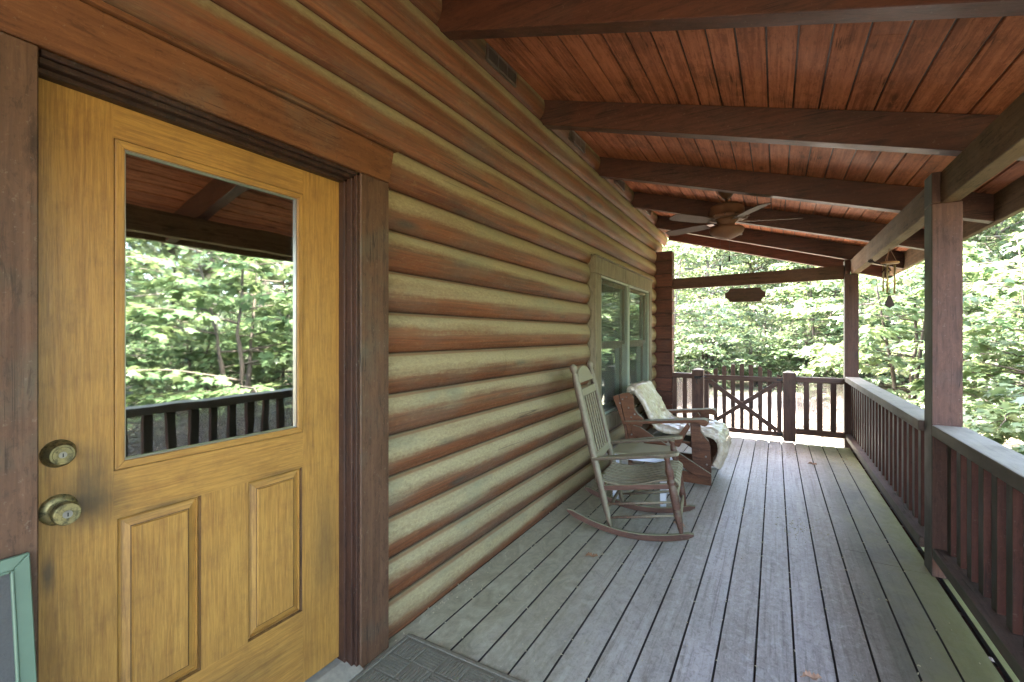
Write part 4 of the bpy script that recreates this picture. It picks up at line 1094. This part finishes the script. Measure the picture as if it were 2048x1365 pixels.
# ================================================================ TREES
def palmate(L, lobes=5):
    pts = [(0, -.05)]
    for (a, r) in ((-150, .35), (-120, .50), (-95, .33), (-62, .72), (-35, .40), (-8, .55), (0, 1.0), (8, .55), (35, .40), (62, .72), (95, .33), (120, .50), (150, .35)):
        q = R(a); pts.append((math.sin(q) * r * .62, .30 + math.cos(q) * r * .62))
    return [(x * L, y * L) for x, y in pts]
def simple_leaf(L):
    return [(0, 0), (.22 * L, .3 * L), (.25 * L, .6 * L), (0, L), (-.25 * L, .6 * L), (-.22 * L, .3 * L)]
class Leaves:
    def __init__(s): s.V = []; s.F = []; s.n = 0
    def add(s, outline, pos, azim, pitch, roll, cup=.15):
        o = np.array(outline); L = np.abs(o).max()
        z = -cup * (o[:, 0] ** 2) / L - cup * .6 * (o[:, 1] ** 2) / L
        P = np.column_stack([o, z]); c = np.array([[0, L * .3, 0.0]]); P = np.vstack([c, P])
        m = np.array(Euler((pitch, roll, azim)).to_matrix()); P = P @ m.T + np.array(pos)
        k = len(P) - 1; s.V.append(P)
        idx = np.arange(k); tri = np.column_stack([np.zeros(k, int), idx + 1, (idx + 1) % k + 1]) + s.n
        s.F.append(tri); s.n += len(P)
    def mesh(s, name, mat):
        V = np.vstack(s.V); F = np.vstack(s.F); me = bpy.data.meshes.new(name)
        me.vertices.add(len(V)); me.vertices.foreach_set("co", V.ravel())
        me.loops.add(len(F) * 3); me.loops.foreach_set("vertex_index", F.ravel().astype(np.int32))
        me.polygons.add(len(F)); me.polygons.foreach_set("loop_start", np.arange(0, len(F) * 3, 3, dtype=np.int32)); me.polygons.foreach_set("loop_total", np.full(len(F), 3, dtype=np.int32))
        me.update(calc_edges=True); me.validate(); me.materials.append(mat); return me
PALM = palmate(1.0); SIMP = simple_leaf(1.0)
def scale_o(o, s_): return [(x * s_, y * s_) for x, y in o]

def spray(LV, wood_mb, start, azim, length, rise, leafL, outline, density=1.0, spread=.45):
    """a near-horizontal branch with leaves laid out in a flat spray"""
    pts = []; p_ = np.array(start, float); a = azim; n = max(4, int(length / .18))
    for i in range(n + 1):
        pts.append(tuple(p_)); a += random.gauss(0, .10)
        st = length / n; p_ = p_ + np.array([math.cos(a) * st, math.sin(a) * st, st * (rise - .45 * (i / n) ** 2)])
    if wood_mb is not None: wood_mb.tube(pts, list(np.linspace(.016 * length ** .5, .003, len(pts))), 5)
    for i, q in enumerate(pts[1:], 1):
        t_ = i / n
        if t_ < .18: continue
        m = int((3 + 5 * density) * (1 if t_ < .9 else 1.6))
        for k in range(m):
            side = random.choice((-1, 1)); d_ = random.uniform(.03, spread * (1.15 - .7 * t_)) * length ** .3
            la = a + side * random.uniform(.6, 1.6); al = random.uniform(-.09, .09)
            pos = (q[0] + math.cos(la) * d_ + math.cos(a) * al, q[1] + math.sin(la) * d_ + math.sin(a) * al, q[2] - .05 * d_ + random.gauss(0, .035))
            L = leafL * random.uniform(.6, 1.2)
            LV.add(scale_o(outline, L), pos, la - PI / 2 + random.gauss(0, .35), R(random.gauss(-18, 16)), R(random.gauss(0, 18)))
def understory(name, height, spread, leafL, nb, outline, seed, leafmat, barkmat, stems=3, density=1.0, low=.25):
    random.seed(seed); LV = Leaves(); mb = MB()
    for s_ in range(stems):
        a0 = 2 * PI * s_ / stems + random.uniform(-.4, .4); lean = random.uniform(.06, .22) * height
        pts = []
        for i in range(9):
            t_ = i / 8; pts.append((math.cos(a0) * (lean * t_ ** 1.3 + .06) + random.gauss(0, .03) * t_, math.sin(a0) * (lean * t_ ** 1.3 + .06) + random.gauss(0, .03) * t_, height * t_ * .95))
        mb.tube(pts, list(np.linspace(.035 + .004 * height, .006, 9)), 7)
        for k in range(nb // stems):
            t_ = low + (1 - low) * (k + random.random()) / (nb // stems); f = t_ * 8; i = min(7, int(f)); q = [pts[i][c] + (pts[i + 1][c] - pts[i][c]) * (f - i) for c in range(3)]
            L = spread * (1.05 - .65 * t_) * random.uniform(.6, 1.1)
            spray(LV, mb, q, random.uniform(0, 2 * PI), L, random.uniform(.02, .30), leafL, outline, density)
    root = thing(name, None, None)
    mb.build('trunk', barkmat, root, fix=False); me = LV.mesh('crown', leafmat); o = bpy.data.objects.new('crown', me); C.objects.link(o); o.parent = root
    return root
def big_tree(name, height, crown_r, seed, leafmat, barkmat, nclump, per, leafL, base=.28, trunk_r=.14):
    random.seed(seed); LV = Leaves(); mb = MB()
    pts = [(random.gauss(0, .05) * i, random.gauss(0, .05) * i, height * i / 9) for i in range(10)]
    mb.tube(pts, list(np.linspace(trunk_r, .02, 10)), 9)
    for k in range(nclump):
        t_ = base + (1 - base) * random.random() ** .9; f = t_ * 9; i = min(8, int(f)); q = pts[i]
        a = random.uniform(0, 2 * PI); prof = math.sin(PI * min(1, (t_ - base * .5) / (1.05 - base * .5))) ** .7
        L = crown_r * prof * random.uniform(.45, 1.1); up = random.uniform(-.05, .45)
        e = (q[0] + math.cos(a) * L, q[1] + math.sin(a) * L, q[2] + up * L)
        mb.tube([q, tuple((q[c] * .5 + e[c] * .5) + (.04 * L if c == 2 else 0) for c in range(3)), e], [.02 + .012 * L, .012 + .006 * L, .004], 4)
        cr = random.uniform(.35, .8)
        for j in range(per):
            g_ = [random.gauss(0, 1) for _ in range(3)]; tt = random.uniform(.35, 1.05)
            pos = (q[0] + (e[0] - q[0]) * tt + g_[0] * cr * .55, q[1] + (e[1] - q[1]) * tt + g_[1] * cr * .55, q[2] + (e[2] - q[2]) * tt + g_[2] * cr * .22)
            LV.add(scale_o(SIMP, leafL * random.uniform(.6, 1.25)), pos, random.uniform(0, 2 * PI), R(random.gauss(-15, 28)), R(random.gauss(0, 25)), .1)
    root = thing(name, None, None); mb.build('trunk', barkmat, root, fix=False)
    me = LV.mesh('crown', leafmat); o = bpy.data.objects.new('crown', me); C.objects.link(o); o.parent = root
    return root

protos = {
    'm1': understory('maple_tree', 4.6, 2.3, .25, 50, PALM, 3, M['leafA'], M['barkdark'], 3, 1.3, .16),
    'm2': understory('maple_tree', 5.6, 2.6, .20, 64, PALM, 5, M['leafA'], M['bark'], 3, 1.3, .20),
    's1': understory('forest_shrub', 1.9, 1.35, .12, 44, SIMP, 8, M['leafC'], M['barkdark'], 4, 1.6, .06),
    's2': understory('forest_shrub', 2.7, 1.7, .13, 52, PALM, 9, M['leafC'], M['barkdark'], 4, 1.4, .08),
    'b1': big_tree('forest_tree', 13, 3.2, 12, M['leafB'], M['bark'], 120, 60, .21, .20, .16),
    'b2': big_tree('forest_tree', 16, 3.8, 14, M['leafB'], M['barkdark'], 130, 60, .23, .24, .20),
    'b3': big_tree('forest_tree', 10, 2.8, 15, M['leafC'], M['bark'], 110, 60, .19, .12, .11),
}
random.seed(21)
used = set()
def gz(x, y):
    d = max(0, math.hypot(x - 1, y - 6) - 9)
    return GZ + min(d, 60) * .012 - .03
def plant(kind, x, y, s_, a, label, cat, group):
    src = protos[kind]
    if kind not in used: used.add(kind); o = src
    else: o = copy_tree(src)
    o.location = (x, y, gz(x, y)); o.rotation_euler = (0, 0, R(a)); o.scale = (s_,) * 3
    tag(o, label, cat, group)
maples = [  # x, y, scale, angle, kind, label
    (3.6, 6.7, .80, 20, 'm1', 'low maple with big flat leaves close outside the far part of the side railing'),
    (4.6, 9.6, .95, 200, 'm2', 'tall maple seen between the far corner post and the thick near post'),
    (3.9, 4.0, .85, 75, 'm1', 'maple nearest the near railing, seen mostly in the door glass'),
    (5.4, 2.2, .95, 130, 'm2', 'maple beside the near railing reflected at the left of the door glass'),
    (2.9, 8.3, .72, 110, 'm1', 'small maple whose big leaves hang just outside the rail beside the far corner post'),
    (5.9, 6.6, 1.0, 300, 'm1', 'broad maple directly behind the thick near post'),
    (1.9, 9.9, .80, 160, 'm1', 'maple spreading layered leaves just behind the right end railing'),
    (7.2, 12.0, 1.1, 40, 'm2', 'maple on the right beyond the mossy clearing'),
    (-2.9, 14.8, 1.0, 250, 'm2', 'maple at the left of the gravel beyond the gate'),
    (1.2, 18.3, 1.1, 10, 'm1', 'pale maple across the gravel behind the middle of the gate'),
    (8.6, 18.9, 1.15, 95, 'm2', 'maple on the far side of the gravel track at the right'),
]
for x, y, s_, a, k, lb in maples: plant(k, x, y, s_, a, lb, 'tree', 'maples round the porch')
# shrubs and trees of the woods behind
def landmark(x, y):
    """where the photo shows it: between which posts (or only in the door glass)"""
    s_, c_ = math.sin(R(29.76)), math.cos(R(29.76)); dep = -x * s_ + y * c_; u = 1024 + 920 * (x * c_ + y * s_) / dep if dep > 0 else 9999
    if u < 1400: return 'left of the left gate post'
    if u < 1480: return 'behind the left half of the gate'
    if u < 1570: return 'behind the right half of the gate'
    if u < 1690: return 'behind the short railing right of the gate'
    if u < 1760: return 'just right of the far corner post'
    if u < 1850: return 'just left of the thick near post'
    if u < 1930: return 'hidden mostly by the thick near post'
    if u < 2048: return 'right of the thick near post'
    return 'mirrored in the door glass'
RANK = ['nearest', 'second nearest', 'third nearest', 'fourth nearest', 'fifth nearest', 'sixth nearest', 'seventh nearest', 'eighth nearest', 'ninth nearest', 'tenth nearest', 'eleventh nearest', 'twelfth nearest', 'thirteenth nearest', 'fourteenth nearest', 'fifteenth nearest', 'sixteenth nearest'] + ['far-off'] * 50
KIND = {'b1': 'grey-barked leafy tree', 'b2': 'tall dark-barked tree', 'b3': 'slender pale-barked tree', 's1': 'round-leaved low shrub', 's2': 'broad maple-leaved shrub'}
def plant_set(spots, kinds, cat, group, smin, smax):
    spots.sort(key=lambda q: q[0] ** 2 + q[1] ** 2); cnt = {}
    for x, y in spots:
        k = random.choice(kinds); key = (k, landmark(x, y)); r = cnt.get(key, 0); cnt[key] = r + 1
        plant(k, x, y, random.uniform(smin, smax), random.uniform(0, 360), RANK[r] + ' ' + KIND[k] + ' ' + key[1], cat, group)
def on_track(x, y): return -1.5 < x < 31 and abs(y - (15.5 + .12 * x)) < 2.6
cells = []
for (t0, t1, d0, d1, nmax, gap) in ((-17, 26, 22, 46, 40, 2.8), (46, 76, 10.5, 30, 16, 3.2)):
    c0 = len(cells)
    for i in range(600):
        th = random.uniform(t0, t1); d = d0 + (d1 - d0) * random.random() ** 1.3
        x, y = d * math.sin(R(th)), d * math.cos(R(th))
        if on_track(x, y) or any((x - a) ** 2 + (y - c) ** 2 < gap ** 2 for a, c in cells): continue
        cells.append((x, y))
        if len(cells) - c0 >= nmax: break
plant_set(cells, ['b1', 'b2', 'b3', 'b3'], 'tree', 'trees of the woods beyond the porch', .8, 1.15)
sh = []
for (t0, t1, d0, d1, nmax) in ((-17, 25, 12.5, 27, 34), (46, 76, 6.5, 16, 14)):
    c0 = len(sh)
    for i in range(500):
        th = random.uniform(t0, t1); d = random.uniform(d0, d1)
        x, y = d * math.sin(R(th)), d * math.cos(R(th))
        if any((x - a) ** 2 + (y - c) ** 2 < 1.7 ** 2 for a, c in sh): continue
        if (y < 17.5 and -3.4 < x < 3) or on_track(x, y): continue
        sh.append((x, y))
        if len(sh) - c0 >= nmax: break
sh += [(-4.6 + i * 1.35, 18.0 + .5 * math.sin(i * 2.1) + max(0, i - 4) * .12) for i in range(10)]
plant_set(sh, ['s1', 's2'], 'shrub', 'shrubs at the edge of the woods', .8, 1.3)

# far wall of foliage where single trees can no longer be told apart
random.seed(5); LV = Leaves()
for i in range(20000):
    th = R(random.uniform(-45, 80)); d = random.uniform(46, 56); z_ = random.random() ** 1.4 * 14
    LV.add(scale_o(SIMP, random.uniform(.5, .95)), (d * math.sin(th), d * math.cos(th), z_), random.uniform(0, 6.28), R(random.gauss(-20, 35)), R(random.gauss(0, 30)), .1)
me = LV.mesh('distant_woods', M['leafB']); o = bpy.data.objects.new('distant_woods', me); C.objects.link(o)
tag(o, 'far-off mass of green woods behind the single trees', 'woods', kind='stuff')

# leaf litter and grass tufts on the ground near the porch
random.seed(6); LV = Leaves()
TUFT = [(0, 0), (.10, .5), (0, 1), (-.10, .5)]
for i in range(16000):
    x, y = random.uniform(-3, 14), random.uniform(-1, 15)
    if x < 1.4 and y < 8.3: continue
    if random.random() < .5:
        LV.add(scale_o(SIMP, random.uniform(.04, .10)), (x, y, gz(x, y) + .055), random.uniform(0, 6.28), R(random.gauss(0, 20)), R(random.gauss(0, 20)), .3)
me = LV.mesh('leaf_litter', leaf_mat('fallen_leaves', (.10, .07, .045), (.26, .19, .12), (.34, .26, .14), .3, .15)); o = bpy.data.objects.new('leaf_litter', me); C.objects.link(o)
tag(o, 'brown fallen leaves strewn over the ground', 'leaf litter', kind='stuff')
random.seed(61); LV = Leaves()
for i in range(9000):
    cx, cy = random.uniform(1.5, 12), random.uniform(2, 14)
    if math.sin(cx * 1.3 + 2) + math.sin(cy * 1.1) < -.2: continue
    LV.add(scale_o(TUFT, random.uniform(.06, .16)), (cx, cy, gz(cx, cy) + .02), random.uniform(0, 6.28), R(random.uniform(35, 80)), 0, .3)
me = LV.mesh('grass', M['leafA']); o = bpy.data.objects.new('grass', me); C.objects.link(o)
tag(o, 'short sparse grass on the clearing beside the porch', 'grass', kind='stuff')
